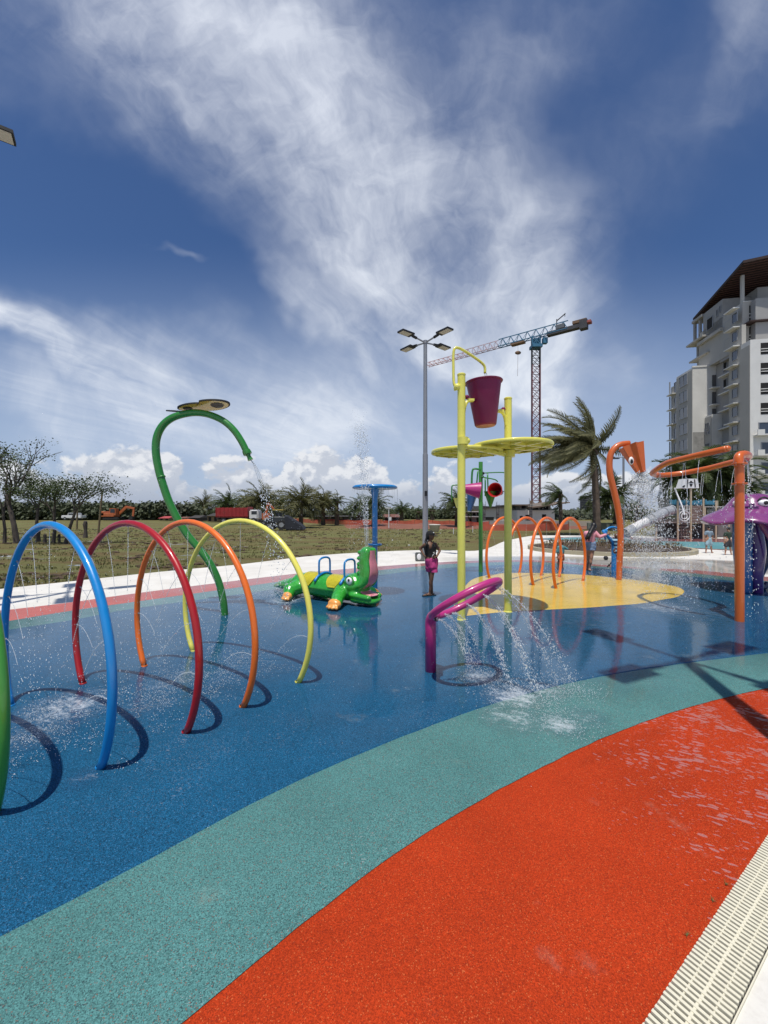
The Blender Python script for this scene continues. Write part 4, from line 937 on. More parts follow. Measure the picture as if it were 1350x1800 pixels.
# child hanging on the cannon
Yk = 12.55; STR = mat('striped_swimsuit', (.05, .22, .32, 1), .6, .1, 6)
kk = STR.node_tree; K = NT(kk); b = kk.nodes['Principled BSDF']; ps = K.new('ShaderNodeNewGeometry').outputs['Position']; z_ = K.sep(ps)[2]
K.put(b.inputs['Base Color'], K.mix(K.rng(K.m('FRACT', K.m('MULTIPLY', z_, 9.)), .45, .55), (.012, .03, .08, 1), (.30, .48, .58, 1)))
J = joints(Yk, dict(head=(1084, 942), neck=(1083, 948), chest=(1082.5, 952), waist=(1084, 961), hip=(1083, 968), shl=(1077, 951), shr=(1088.5, 951.5), ell=(1073, 955, -.05), elr=(1090, 944), hal=(1070, 946, -.1), har=(1087, 936),
     thl=(1080, 971), thr=(1087, 971), knl=(1084, 983, .1), knr=(1089, 983), anl=(1071, 992, .2), anr=(1090, 996), tol=(1067, 997, .25), tor=(1088, 999, -.1)))
person('child in a blue striped swimsuit climbing on the blue water cannon', g(1083, 1000), J, SKIN_D, .82, .016, Vector((-.4, .9, 0)),
    [('swimsuit', STR, [(J['chest']+Vector((-.04, 0, .02)), J['waist']+Vector((-.035, 0, 0)), .092, .08), (J['chest']+Vector((.04, 0, .02)), J['waist']+Vector((.035, 0, 0)), .092, .08), (J['waist'], J['hip'], .095, .10), (J['hip'], J['thl'].lerp(J['knl'], .5), .10, .075), (J['hip'], J['thr'].lerp(J['knr'], .5), .10, .075)])])
# small child behind the nearest small hoop
Yk = 12.9
J = joints(Yk, dict(head=(986.5, 954), neck=(986.5, 959.5), chest=(986.5, 963), waist=(986.5, 970), hip=(986.5, 976), shl=(981.5, 962), shr=(991.5, 962), ell=(979.5, 970), elr=(997, 965), hal=(980, 977), har=(1004, 966), thl=(984, 979), thr=(989, 979), knl=(982, 987), knr=(988, 988), anl=(981, 997), anr=(989, 997), tol=(979, 999), tor=(991, 999)))
person('toddler in a teal rash vest and orange trunks behind the small orange hoops', g(986, 1000), J, SKIN_D, .66, .014, Vector((1, -.3, 0)),
    [('rash_vest', mat('teal_fabric', (.08, .24, .26, 1), .7, .2, 8), [(J['chest'], J['waist'], .105, .10), (J['shl'], J['ell'], .045, .04), (J['shr'], J['elr'], .045, .04)]), ('trunks', mat('orange_fabric', (.45, .10, .03, 1), .7, .2, 8), [(J['hip'], J['thl'].lerp(J['knl'], .4), .1, .07), (J['hip'], J['thr'].lerp(J['knr'], .4), .1, .07)])])
# three figures on the far pavement
def far_person(label, px, pyf, hpx, skin, top, bot, dx=0, back=True, hair=HAIR):
    Y = g(0, pyf).y; s = hpx/48.
    d = dict(head=(0, -43), neck=(0, -38.5), chest=(0, -34.5), waist=(0, -28), hip=(0, -24), shl=(-5, -36), shr=(5, -36), ell=(-7, -29), elr=(7, -29), hal=(-6.5, -22), har=(6, -23), thl=(-2.5, -22), thr=(2.5, -22), knl=(-4, -12), knr=(3.5, -12), anl=(-5, -2), anr=(5, -2), tol=(-4, -.6, -.1), tor=(8, -.6, -.1))
    J = joints(Y, {k_: (px+v[0]*s, pyf+v[1]*s, *(v[2:])) for k_, v in d.items()}); kf = s*Y/18.2*.86
    t = person(label, g(px, pyf), J, skin, kf, .02, Vector((.3 if back else -.5, .9 if back else -.9, 0)),
        [('shirt', top, [(J['chest']+Vector((-.04, 0, .02)), J['waist'], .105*kf, .1*kf), (J['chest']+Vector((.04, 0, .02)), J['waist'], .105*kf, .1*kf), (J['shl'], J['ell'].lerp(J['shl'], .4), .06*kf, .055*kf), (J['shr'], J['elr'].lerp(J['shr'], .4), .06*kf, .055*kf)]),
         ('shorts', bot, [(J['hip'], J['knl'].lerp(J['thl'], .35), .115*kf, .1*kf), (J['hip'], J['knr'].lerp(J['thr'], .35), .115*kf, .1*kf)])])
    bm = bmesh.new(); ball(bm, J['head']+Vector((0, -.02 if back else .03, .025)), (.08*kf, .09*kf, .095*kf)); obj('hair', bm, hair, t, smooth=True)
LB = mat('pale_blue_fabric', (.30, .44, .50, 1), .8, .2, 8); LG = mat('grey_blue_fabric', (.20, .27, .33, 1), .8, .2, 8)
far_person('child in pale blue shorts and grey shirt standing in front of the ship playground', 1246, 972, 49, SKIN_L, LG, LB)
far_person('child in a dark green top walking just left of the orange post', 1280, 975, 50, SKIN_L, mat('dark_green_fabric', (.02, .04, .025, 1), .8), mat('dark_fabric', (.03, .03, .035, 1), .8))
far_person('bare legged person half hidden behind the octopus shelter', 1333, 978, 62, SKIN_L, mat('maroon_fabric', (.10, .02, .02, 1), .8), mat('brown_fabric', (.06, .04, .03, 1), .8), back=False)
# ============================================================ palms
FROND = mat('palm_leaf', (.060, .085, .022, 1), .55, .45, 1.2, tl=.3); FROND2 = mat('palm_leaf_olive', (.105, .105, .035, 1), .6, .45, 1.2, tl=.3); TRUNK = mat('palm_trunk', (.10, .075, .055, 1), .95, .5, 2.5, bump=1., bscale=9)
FD = {}
def frond_mesh(droop, leaf, n, seed, m):
    key = (droop, leaf, n, seed, m.name)
    if key in FD: return FD[key]
    rnd = random.Random(seed); bm = bmesh.new()
    pts = []; ang = R(8); p = Vector((0, 0, 0))
    for i in range(n+1):
        pts.append(p.copy()); ang -= R(droop)*(1/n)*(.4+1.2*i/n); p = p+Vector((math.cos(ang), 0, math.sin(ang)))/n
    tube(bm, pts[::2], [.016*(1-.8*i/len(pts[::2])) for i in range(len(pts[::2]))], 4)
    for i in range(1, n+1):
        s = i/n; L = leaf*(math.sin(PI*min(1, .15+s*.85))**.6)*rnd.uniform(.8, 1.1); t = (pts[i]-pts[i-1]).normalized()
        for sd_ in (-1, 1):
            d = (Vector((.55+.3*s, sd_*.75, -.22-.35*rnd.random()))).normalized()*L; w = t*(.021 if n < 30 else .0085)*(1.3-s*.5)
            a = pts[i]; mid = a+d*.55+Vector((0, 0, L*.05)); e = a+d+Vector((0, 0, -L*.12))
            v = [bm.verts.new(a-w), bm.verts.new(a+w), bm.verts.new(mid+w*.9), bm.verts.new(mid-w*.9), bm.verts.new(e)]
            bm.faces.new((v[0], v[1], v[2], v[3])); bm.faces.new((v[3], v[2], v[4]))
    me = bpy.data.meshes.new('frond'); bm.to_mesh(me); bm.free(); me.materials.append(m); FD[key] = me; return me
def palm(base, ht, cr, label, nf=34, wind=None, seed=1, tr=.2, m=FROND, lean=(0, 0), droop=75, group=None, up=.9, lo=-.75, leafw=.26, n=16):
    rnd = random.Random(seed); t = thing('palm_tree', label, 'palm tree', base, 0, group)
    bm = bmesh.new(); pts = [Vector((lean[0]*s*s, lean[1]*s*s, ht*s)) for s in [i/10. for i in range(11)]]
    tube(bm, [Vector((0, 0, -.2))]+pts, [tr*1.35]+[tr*(1.12-.3*s+(.10 if i % 2 else 0)) for i, s in enumerate([i/10. for i in range(11)])], 10)
    obj('trunk', bm, TRUNK, t)
    bm = bmesh.new(); top = pts[-1]; ball(bm, top+Vector((0, 0, -cr*.03)), (tr*1.9, tr*1.9, cr*.13), sub=2)
    for v in bm.verts: v.co += Vector((rnd.uniform(-1, 1), rnd.uniform(-1, 1), rnd.uniform(-1, 1)))*tr*.25
    obj('crown_shaft', bm, TRUNK, t)
    for i in range(nf):
        s = (i+.5)/nf; z = up+(lo-up)*s; az = i*2.39996+rnd.uniform(-.2, .2)
        d = Vector((math.cos(az)*math.sqrt(max(0, 1-z*z)), math.sin(az)*math.sqrt(max(0, 1-z*z)), z))
        dr = droop
        if wind:
            d = (d+Vector(wind)*(rnd.uniform(.3, .95))).normalized()
        if wind:
            bd = (Vector(wind)*.9+Vector((0, 0, -.55))).normalized(); zz_ = -(bd-d*bd.dot(d)); zz_.normalize(); q = Matrix((d, zz_.cross(d), zz_)).transposed().to_quaternion(); dr = droop
        else: q = d.to_track_quat('X', 'Z')
        k_ = rnd.choice((0, 1, 2)); me = frond_mesh(dr+(k_-1)*12, leafw, n, k_+1, m)
        o = bpy.data.objects.new('frond', me); COL.objects.link(o); o.parent = t; o.location = top+d*tr*.5
        sc_ = cr*rnd.uniform(.85, 1.12); o.scale = (sc_, sc_, sc_)
        o.rotation_euler = (q.to_matrix() @ Matrix.Rotation(rnd.uniform(-.35, .35), 3, 'X')).to_euler()
    return t
wind = (-1.15, -.1, .12)
palm(Vector((17.9, 33.5, 0)), P(0, 788, 33.5).z, 5.0, 'tall wind blown palm standing right of the tower crane', 58, wind, 3, .27, mat('palm_leaf_wind', (.17, .165, .075, 1), .6, .4, 1.2, tl=.35), (-.35, 0), 62, None, .95, -.75, .15, 46)
cg = 'date palms along the far side of the field'
pc = [(358, 889, 911, 20, 'small fan shaped palm standing alone on the left, near the dark huts'), (400, 887, 911, 26, 'dense dark palm just behind the left end of the red trailer'), (432, 886, 912, 20, 'palm partly hidden behind the red trailer'), (458, 883, 917, 36, 'large bushy palm between the red trailer and the loader'),
      (490, 888, 916, 22, 'smaller palm right behind the loader canopy'), (529, 884, 926, 37, 'largest grey green date palm with a full round crown, right of the loader'), (568, 886, 922, 30, 'date palm just right of the largest one'), (592, 882, 922, 15, 'slim tall palm squeezed between two date palms'),
      (631, 892, 919, 21, 'low palm left of the blue umbrella spout'), (657, 887, 925, 27, 'date palm directly behind the blue umbrella pole'), (706, 896, 914, 16, 'small far palm right of the umbrella disc'), (735, 900, 913, 10, 'tiny far palm left of the tall lamp post'),
      (760, 898, 913, 10, 'tiny slim far palm right of the tall lamp post'), (803, 884, 926, 26, 'palm behind the left yellow post'), (1119, 890, 916, 13, 'small rounded far palm right of the curved orange spout')]
for i, (px, py, pb, r_, lab) in enumerate(pc):
    b = g(px, pb); 
    palm(b, P(0, py, b.y).z, r_/F*b.y*1.35, lab, 44 if r_ > 15 else 24, (-.22, 0, 0), 10+i, .22*b.y/50.+.03, FROND2 if i in (0, 3, 5, 6) else FROND, (0, 0), 80, cg, .95, -.55, .30, 14)
palm(g(986, 929), P(0, 870, g(0, 929).y).z, 2.3, 'short wind bent palm with pale trunk in front of the modern white house', 15, (-1., 0, .05), 41, .2, FROND, (-.1, 0), 85, None, .9, -.8, .26, 18)
palm(g(1083, 930), P(0, 872, g(0, 930).y).z, 3.5, 'wind blown dark palm behind the curved orange spout', 34, (-.3, 0, 0), 42, .28, FROND, (-.5, 0), 85, None, .9, -.8, .24, 20)
for i, (px, py, r_, lab) in enumerate([(1205, 842, 3.0, 'palm behind the ship playground, left of the cluster under the hotel'), (1235, 828, 3.4, 'tallest palm of the cluster under the hotel'), (1268, 838, 3.1, 'palm at the right side of the cluster behind the orange post'), (1305, 862, 2.4, 'palm low behind the octopus shelter')]):
    b = Vector(((px-675)/F*34, 34, 0)); palm(b, P(0, py, 34).z, r_, lab, 44, (-.15, 0, -.1), 60+i, .3, FROND, (0, 0), 90, 'palms clustered in front of the hotel', .95, -.9, .26, 20)

# ============================================================ broadleaf and bare trees on the left
BARK = mat('bark', (.075, .062, .052, 1), .95, .4, 2, bump=.8, bscale=8); TL = mat('tree_leaf', (.045, .070, .018, 1), .55, .5, 1.1, tl=.3)
def grow(bm, leaves, p, d, L, r, depth, rnd, leafy, spread=.6, bend=.35):
    n = 4; pts = [p]; q = p.copy()
    for i in range(n):
        d = (d+Vector((rnd.uniform(-1, 1), rnd.uniform(-1, 1), rnd.uniform(-.5, 1)))*bend*.35).normalized(); q = q+d*L/n; pts.append(q.copy())
    tube(bm, pts, [r*(1-.4*i/n) for i in range(n+1)], 7 if depth > 2 else 4, cap=False)
    if depth <= 2 and leafy > rnd.random():
        leaves.append((pts[-1], L)); leaves.append((pts[2], L))
    if depth == 0: return
    for k_ in range(rnd.choice((2, 3, 3)) if depth > 1 else 2):
        a = rnd.uniform(0, 2*PI); o_ = d.orthogonal().normalized(); o_.rotate(Matrix.Rotation(a, 3, d)) if False else None
        side = (Matrix.Rotation(a, 3, d) @ d.orthogonal().normalized())
        nd = (d+side*spread*rnd.uniform(.6, 1.3)).normalized(); st = pts[rnd.choice((2, 3, 4, 4))]
        grow(bm, leaves, st, nd, L*rnd.uniform(.62, .85), r*.62, depth-1, rnd, leafy, spread, bend)
def tree(base, label, trunk_h, depth, r, seed, leafy=.8, L=None, lean=(0, 0, 1), group='scrubby trees along the left edge of the field', leaf=.11, nl=16, m=TL, spread=.7):
    rnd = random.Random(seed); t = thing('tree', label, 'tree', base, 0, group)
    bm = bmesh.new(); lv = []; d = Vector(lean).normalized()
    top = d*trunk_h; tube(bm, [Vector((0, 0, -.3)), top*.35+Vector((rnd.uniform(-.1, .1), 0, 0)), top*.7, top], [r*.9, r*.7, r*.62, r*.55], 9, cap=False)
    for k_ in range(3): grow(bm, lv, top*rnd.uniform(.75, 1), (d+Vector((rnd.uniform(-.7, .7), rnd.uniform(-.7, .7), .3))).normalized(), (L or trunk_h*.55), r*.42, depth, rnd, leafy, spread)
    obj('trunk', bm, BARK, t)
    if lv:
        bm = bmesh.new()
        for (p, l) in lv:
            for q in range(nl):
                c = p+Vector((rnd.gauss(0, 1), rnd.gauss(0, 1), rnd.gauss(0, .55)))*.33
                a = Vector((rnd.uniform(-1, 1), rnd.uniform(-1, 1), rnd.uniform(-.6, .6))).normalized()*leaf*rnd.uniform(.6, 1.3); b = a.orthogonal().normalized()*leaf*.4
                v = [bm.verts.new(c), bm.verts.new(c+a*.5+b), bm.verts.new(c+a), bm.verts.new(c+a*.5-b)]; bm.faces.new(v)
        tag(obj('crown', bm, m, t), kind='stuff')
    return t
tree(g(30, 951), 'tall half bare tree leaning left near the left frame edge', 3.0, 4, .20, 5, .45, 1.55, (-.22, 0, 1), leaf=.12, nl=8, spread=.5)
tree(g(8, 951), 'leafy tree with thin stems at the very left edge of the photo', 2.1, 3, .12, 6, .7, .9, (-.05, 0, 1), nl=8)
tree(g(62, 943), 'leafy scrub tree second from the left with a dark crown', 2.4, 3, .15, 17, .9, 1.05, (.1, 0, 1), nl=17)
tree(g(93, 952), 'slim leafy tree left of the blue hoop top', 2.2, 3, .13, 23, .9, .85, (.05, 0, 1), nl=16)
tree(g(114, 952), 'leafy tree with branches reaching far right towards the wooden pole', 2.0, 3, .13, 29, .85, 1.1, (.35, 0, 1), nl=14)
# stumps and fence posts in the field
WOOD = mat('weathered_wood', (.16, .12, .07, 1), .9, .35, 4, bump=.5)
sg = 'stumps and posts in the muddy field'
for px, pb, hpx, r_, lab in ((67, 949, 16, .12, 'dark mossy stump farthest left in the mud'), (79, 951, 12, .08, 'short stump between the two trees in the mud'), (104, 951, 12, .07, 'short dark post beneath the leafy tree'), (150, 943, 27, .13, 'knobbly dead stump with cut branches right of the blue hoop')):
    q = g(px, pb); t = tag(obj('stump', (lambda b: (tube(b, [(0, 0, -.1), (.02, 0, hpx/F*q.y*.4), (-.03, .02, hpx/F*q.y*.8), (.02, 0, hpx/F*q.y)], [r_*1.3, r_*.8, r_*1.2, r_*.8], 8), b)[1])(bmesh.new()), BARK, loc=q), lab, 'tree stump', sg)
q = g(172, 941)
bm = bmesh.new(); tube(bm, [(0, 0, -.2), (P(180, 863, q.y)-q)], [.075, .065], 8); tag(obj('wooden_pole', bm, WOOD, loc=q), 'leaning bare wooden pole in the field left of the red hoop', 'pole')
q = g(135, 928)
bm = bmesh.new(); tube(bm, [(0, 0, -.2), (P(136, 897, q.y)-q)], [.1, .08], 8); tag(obj('wooden_pole', bm, WOOD, loc=q), 'short grey wooden post beside the white pickup', 'pole')
q = g(313, 913)
bm = bmesh.new(); tube(bm, [(0, 0, -.2), (0, 0, P(313, 885, q.y).z)], [.12, .1], 6); tag(obj('wooden_pole', bm, WOOD, loc=q), 'thin far pole by the red roofed hut', 'pole')

# far wood that reads as one mass, uneven outline, plus a low hill behind
def wood(name, label, x0, x1, Y, prof, m, seed, n, leaf=.75, dy=9):
    rnd = random.Random(seed); bm = bmesh.new()
    for i in range(n):
        s = rnd.random(); px = x0+(x1-x0)*s; y = Y+rnd.uniform(-dy, dy); top = P(0, prof(px), Y).z
        cz = top*rnd.uniform(.25, 1)**.6; rr = rnd.uniform(.8, 1.9)
        c = Vector(((px-675)/F*y, y, max(.2, cz-rr*.6)))
        for q in range(13):
            e = c+Vector((rnd.gauss(0, 1), rnd.gauss(0, .7), rnd.gauss(0, .75)))*rr*.62
            a = Vector((rnd.uniform(-1, 1), rnd.uniform(-1, 1), rnd.uniform(-.7, .7))).normalized()*leaf*rnd.uniform(.5, 1.2); b = a.orthogonal().normalized()*leaf*.5
            v = [bm.verts.new(e-a*.5), bm.verts.new(e+b), bm.verts.new(e+a*.5), bm.verts.new(e-b)]; bm.faces.new(v)
    return tag(obj(name, bm, m), label, 'wood', kind='stuff')
def pf(base, amp, fr, sd_): return lambda px: base-amp*noise.noise(Vector((px*fr, sd_, 0)))-amp*.5*noise.noise(Vector((px*fr*3.1, sd_, 2)))
WL = mat('wood_leaf', (.058, .072, .034, 1), .7, .6, .12, tl=.15); WL2 = mat('wood_leaf_far', (.075, .09, .055, 1), .8, .5, .1, tl=.1)  # leaf colours lightened, distance haze put into them
wood('far_trees', 'dense dark green wood along the left horizon', -60, 345, 105, pf(887, 8, .03, 1), WL, 1, 3600, .8)
wood('far_trees', 'lower line of trees behind the palms', 320, 720, 150, pf(898, 4, .03, 4), WL2, 2, 1700, .9)
wood('far_trees', 'tree line between the umbrella spout and the yellow tower', 640, 860, 118, pf(897, 7, .05, 9), WL, 3, 1700, .7)
wood('far_trees', 'low scrub and trees far right behind the green wall', 960, 1420, 110, pf(899, 5, .05, 15), WL2, 4, 2400, .8)

# grass tufts and clods giving the field relief
rnd = random.Random(9); bm = bmesh.new(); TUFT = mat('grass_tuft', (.115, .115, .035, 1), .9, .4, .8, tl=.2)
for i in range(9000):
    y = 9.2+38*rnd.random()**1.7; px = rnd.uniform(-40, 900)
    x = (px-675)/F*y
    py = 900+F*H/y; ed = 1035-px*.13 if px < 300 else (1003-(px-300)*.085)
    if py > ed-3 or px > 862: continue
    nz = noise.noise(Vector((x*.3, y*.9, 5)))
    if nz < -.05: continue
    for q in range(3):
        a = rnd.uniform(0, 2*PI); h_ = rnd.uniform(.02, .07); c = Vector((x+rnd.gauss(0, .08), y+rnd.gauss(0, .08), -.10)); w = Vector((math.cos(a), math.sin(a), 0))*.012*(1+y/18)
        bm.faces.new((bm.verts.new(c-w), bm.verts.new(c+w), bm.verts.new(c+Vector((rnd.gauss(0, .02), rnd.gauss(0, .02), h_+.03)))))
tag(obj('grass', bm, TUFT), 'short dry grass tufts across the field', 'grass', kind='stuff')
bm = bmesh.new(); MUD = mat('mud', (.075, .050, .030, 1), .95, .5, 3, bump=.8)
for i in range(1500):
    y = 11+34*rnd.random()**1.4; px = rnd.uniform(-40, 850); x = (px-675)/F*y
    if 900+F*H/y > (1035-px*.13 if px < 300 else 1003-(px-300)*.085)-4: continue
    if noise.noise(Vector((x*.22, y*.8, 11))) < .12: continue
    s = rnd.uniform(.03, .13); ball(bm, (x, y, -.11), (s*2.2, s, s*.6), None, 1)
tag(obj('mud_clods', bm, MUD), 'dark clods of churned mud across the field', 'mud', kind='stuff')
LIT = mat('litter', (.6, .6, .58, 1), .6, .1, 5)
for i, (px, py) in enumerate([(715, 933), (774, 937), (719, 958), (775, 931), (690, 949), (750, 931)]):
    q = g(px, py); bm = bmesh.new(); ball(bm, (0, 0, 0), (.06, .05, .045), sub=1)
    for v in bm.verts: v.co *= rnd.uniform(.7, 1.25)
    tag(obj('litter', bm, LIT, loc=q+Vector((0, 0, -.02))), 'scrap of white litter lying on the grass behind the girl', 'litter', 'scraps of white litter on the grass')

# ============================================================ vehicles and huts far left
ORG = mat('machine_orange', (.42, .11, .035, 1), .5, .15, 2); TRK = mat('track_black', (.02, .02, .02, 1), .8, .2, 3); GLS = mat('dark_glass', (.02, .025, .03, 1), .1, .1, 3, coat=.5); MW = mat('vehicle_white', (.7, .7, .7, 1), .35, .05, 2); TR = mat('trailer_red', (.30, .018, .02, 1), .5, .2, .8, dirt=.3)
def wheel(t, c, r_, w, m=TRK):
    bm = bmesh.new(); tube(bm, [c-Vector((0, w/2, 0)), c+Vector((0, w/2, 0))], r_, 16); o = obj('wheel', bm, m, t, auto=40)
    bm = bmesh.new(); tube(bm, [c-Vector((0, w/2+.02, 0)), c+Vector((0, w/2+.02, 0))], r_*.5, 12); sub(obj('rim', bm, STEEL, t), o)
    return o
def V(*a): return Vector(a)
t = thing('excavator', 'orange tracked excavator with folded arm at the edge of the wood', 'excavator', g(200, 915))
for s in (-.9, .9):
    bm = bmesh.new(); box(bm, (0, s, .4), (3.6, .5, .7)); bmesh.ops.bevel(bm, geom=bm.edges[:], offset=.2, segments=2, affect='EDGES'); obj('track', bm, TRK, t)
bm = bmesh.new(); box(bm, (-.9, 0, 1.25), (3.2, 2.1, .9)); box(bm, (-1.9, 0, 1.5), (1.0, 2.1, 1.0)); bmesh.ops.bevel(bm, geom=bm.edges[:], offset=.1, segments=1, affect='EDGES'); obj('body', bm, ORG, t)
bm = bmesh.new(); box(bm, (.4, -.5, 1.9), (1.3, 1.0, 1.5)); c = obj('cab', bm, ORG, t); bm = bmesh.new(); box(bm, (.42, -1.02, 2.1), (.95, .06, .8)); sub(obj('window', bm, GLS, t), c)
bm = bmesh.new(); beam(bm, (.9, .3, 1.4), (2.6, .3, 3.0), .4, .5); beam(bm, (2.5, .3, 3.0), (4.3, .3, 2.6), .35, .42); obj('boom', bm, ORG, t)
bm = bmesh.new(); beam(bm, (4.2, .3, 2.8), (4.0, .3, .9), .28, .34); obj('arm', bm, ORG, t); bm = bmesh.new(); box(bm, (3.7, .3, .6), (.8, .8, .7)); obj('digging_bucket', bm, TRK, t)
t = thing('pickup_truck', 'small white pickup parked at the edge of the wood left of the excavator', 'pickup', g(130, 914))
bm = bmesh.new(); box(bm, (0, 0, .75), (4.6, 1.8, .65)); bmesh.ops.bevel(bm, geom=bm.edges[:], offset=.1, segments=2, affect='EDGES'); obj('body', bm, MW, t)
bm = bmesh.new(); box(bm, (.2, 0, 1.35), (2.3, 1.6, .6)); bmesh.ops.bevel(bm, geom=bm.edges[:], offset=.15, segments=2, affect='EDGES'); c = obj('cab', bm, MW, t); bm = bmesh.new(); box(bm, (.2, -.8, 1.38), (1.7, .06, .36)); sub(obj('window', bm, GLS, t), c)
for x in (-1.4, 1.4):
    for y in (-.8, .8): wheel(t, V(x, y, .36), .36, .22)
t = thing('trailer_truck', 'tipper truck with a long red slatted load bed and a white cab', 'truck', g(416, 921))
Yt = g(0, 921).y; lx = 54/F*Yt
for s in (-1, 1):
    for i in range(4):
        bm = bmesh.new(); box(bm, (-.3, s*1.2, 1.35+i*.33), (lx, .07, .31)); obj('side_board', bm, TR, t)
    for i in range(9):
        bm = bmesh.new(); box(bm, (-.3-lx/2+lx*i/8., s*1.26, 1.85), (.09, .06, 1.45)); obj('side_rib', bm, TR, t)
bm = bmesh.new(); box(bm, (-.3, 0, 1.1), (lx, 2.3, .18)); box(bm, (-.3-lx/2, 0, 1.85), (.06, 2.3, 1.3)); box(bm, (-.3+lx/2, 0, 1.9), (.06, 2.3, 1.5)); obj('load_bed', bm, TR, t)
bm = bmesh.new(); box(bm, (.2, 0, .85), (lx+1.6, .9, .25)); obj('chassis', bm, TRK, t)
bm = bmesh.new(); box(bm, (lx/2+.55, 0, 1.45), (1.4, 2.1, 1.5)); bmesh.ops.bevel(bm, geom=bm.edges[:], offset=.18, segments=2, affect='EDGES'); c = obj('cab', bm, MW, t, auto=30); bm = bmesh.new(); box(bm, (lx/2+.65, -1.04, 1.75), (.8, .06, .5)); sub(obj('window', bm, GLS, t), c)
for x in (-lx/2+.8, -lx/2+1.9, lx/2+.6):
    for y in (-1, 1): wheel(t, V(x, y, .48), .48, .3)
LDR = mat('loader_dark', (.035, .04, .045, 1), .5, .2, 2); YC = mat('canopy_yellow', (.65, .48, .12, 1), .5)
t = thing('wheel_loader', 'dark wheel loader with a yellow canopy and a raised black bucket', 'loader', g(492, 930)); 
bm = bmesh.new(); box(bm, (-.1, 0, 1.0), (1.9, .9, .7)); box(bm, (-1.1, 0, .95), (.8, .7, .5)); bmesh.ops.bevel(bm, geom=bm.edges[:], offset=.08, segments=1, affect='EDGES'); obj('body', bm, LDR, t)
bm = bmesh.new()
for x in (-.55, .35):
    for y in (-.45, .45): beam(bm, (x, y, 1.3), (x, y, 2.05), .06)
box(bm, (-.1, 0, 1.55), (.5, .5, .5)); obj('roll_frame', bm, LDR, t)
bm = bmesh.new(); box(bm, (-.1, 0, 2.08), (1.15, 1.1, .07)); obj('canopy', bm, YC, t)
for x, r_ in ((-.85, .36), (.35, .52)):
    for y in (-.6, .6): wheel(t, V(x, y, r_-.05), r_, .3)
bm = bmesh.new(); beam(bm, (.3, -.4, 1.1), (1.3, -.4, .6), .14); beam(bm, (.3, .4, 1.1), (1.3, .4, .6), .14); obj('lift_arm', bm, LDR, t)
bm = bmesh.new()
v = [bm.verts.new(a) for a in ((.7, -.9, 1.55), (2.55, -.9, .35), (2.7, -.9, -.05), (.8, -.9, -.05), (.7, .9, 1.55), (2.55, .9, .35), (2.7, .9, -.05), (.8, .9, -.05))]
for f in ((0, 1, 2, 3), (7, 6, 5, 4), (0, 4, 5, 1), (1, 5, 6, 2), (3, 7, 4, 0), (2, 6, 7, 3)): bm.faces.new([v[i] for i in f])
bmesh.ops.recalc_face_normals(bm, faces=bm.faces); bmesh.ops.bevel(bm, geom=bm.edges[:], offset=.06, segments=2, affect='EDGES'); obj('loader_bucket', bm, mat('tarp_black', (.02, .022, .03, 1), .5, .4, 6, bump=.8, bscale=8), t)
t = thing('excavator', 'orange excavator half hidden between the red truck and the loader', 'excavator', g(470, 925))
bm = bmesh.new(); box(bm, (0, 0, 1.3), (1.0, 1.5, .8)); obj('body', bm, ORG, t); bm = bmesh.new(); beam(bm, (-.2, 0, 1.5), (.1, 0, 3.0), .25); beam(bm, (.1, 0, 3.0), (.9, 0, 2.2), .2); obj('boom', bm, ORG, t)
bm = bmesh.new(); box(bm, (0, 0, .45), (1.8, 1.6, .7)); obj('track', bm, TRK, t)
RTILE = mat('red_roof', (.35, .05, .05, 1), .7, .2, 1); HW = mat('hut_wall', (.24, .17, .09, 1), .85, .3, .8); DR = mat('dark_roof', (.04, .035, .03, 1), .8, .3, .6)
def hut(px0, px1, pb, pe, pt, wall, roof, label, depth=5, op=1, cat='hut', name='hut'):
    a = g(px0, pb); b = g(px1, pb); Y = a.y; w = (b.x-a.x); t = thing(name, label, cat, ((a.x+b.x)/2, Y, 0)); ze = P(0, pe, Y).z; zr = P(0, pt, Y).z
    bm = bmesh.new(); box(bm, (0, depth/2, ze/2), (w*.94, depth, ze)); obj('wall', bm, wall, t)
    bm = bmesh.new(); v = [bm.verts.new(p) for p in ((-w/2, -.4, ze), (w/2, -.4, ze), (w/2, depth+.4, ze), (-w/2, depth+.4, ze), (-w/2*.9, depth/2, zr), (w/2*.9, depth/2, zr))]
    for f in ((0, 1, 5, 4), (2, 3, 4, 5), (1, 2, 5), (3, 0, 4), (3, 2, 1, 0)): bm.faces.new([v[i] for i in f])
    obj('roof', bm, roof, t)
    for i in range(op):
        x = -w/2+w*(i+.5)/op; bm = bmesh.new(); box(bm, (x, -.03, ze*.45), (w/op*.45, .08, ze*.7)); obj('doorway', bm, mat('dark_opening', (.015, .014, .013, 1), .9), t)
    return t
hut(279, 298, 915, 911, 907.5, HW, RTILE, 'hut with a bright red roof left of the green spout', 4, 2)
hut(313, 328, 915, 911, 908.5, HW, mat('brown_roof', (.15, .06, .04, 1), .8), 'small brown roofed shed behind the orange hoop', 4, 1)
hut(331, 352, 916, 910.5, 906, mat('dark_timber', (.05, .04, .035, 1), .9), DR, 'dark gabled shed beside the lone palm', 5, 1)
hut(364, 384, 917, 907, 902, HW, DR, 'ochre building behind the left end of the red truck', 5, 2)
hut(672, 703, 922, 909, 904, mat('dark_timber', (.05, .04, .035, 1), .9), mat('brown_roof', (.15, .06, .04, 1), .8), 'dark open sided hut right of the umbrella spout', 4, 2)
hut(548, 640, 915, 908, 906.5, mat('dark_timber', (.05, .04, .035, 1), .9), DR, 'long low dark shed behind the date palms', 6, 6)

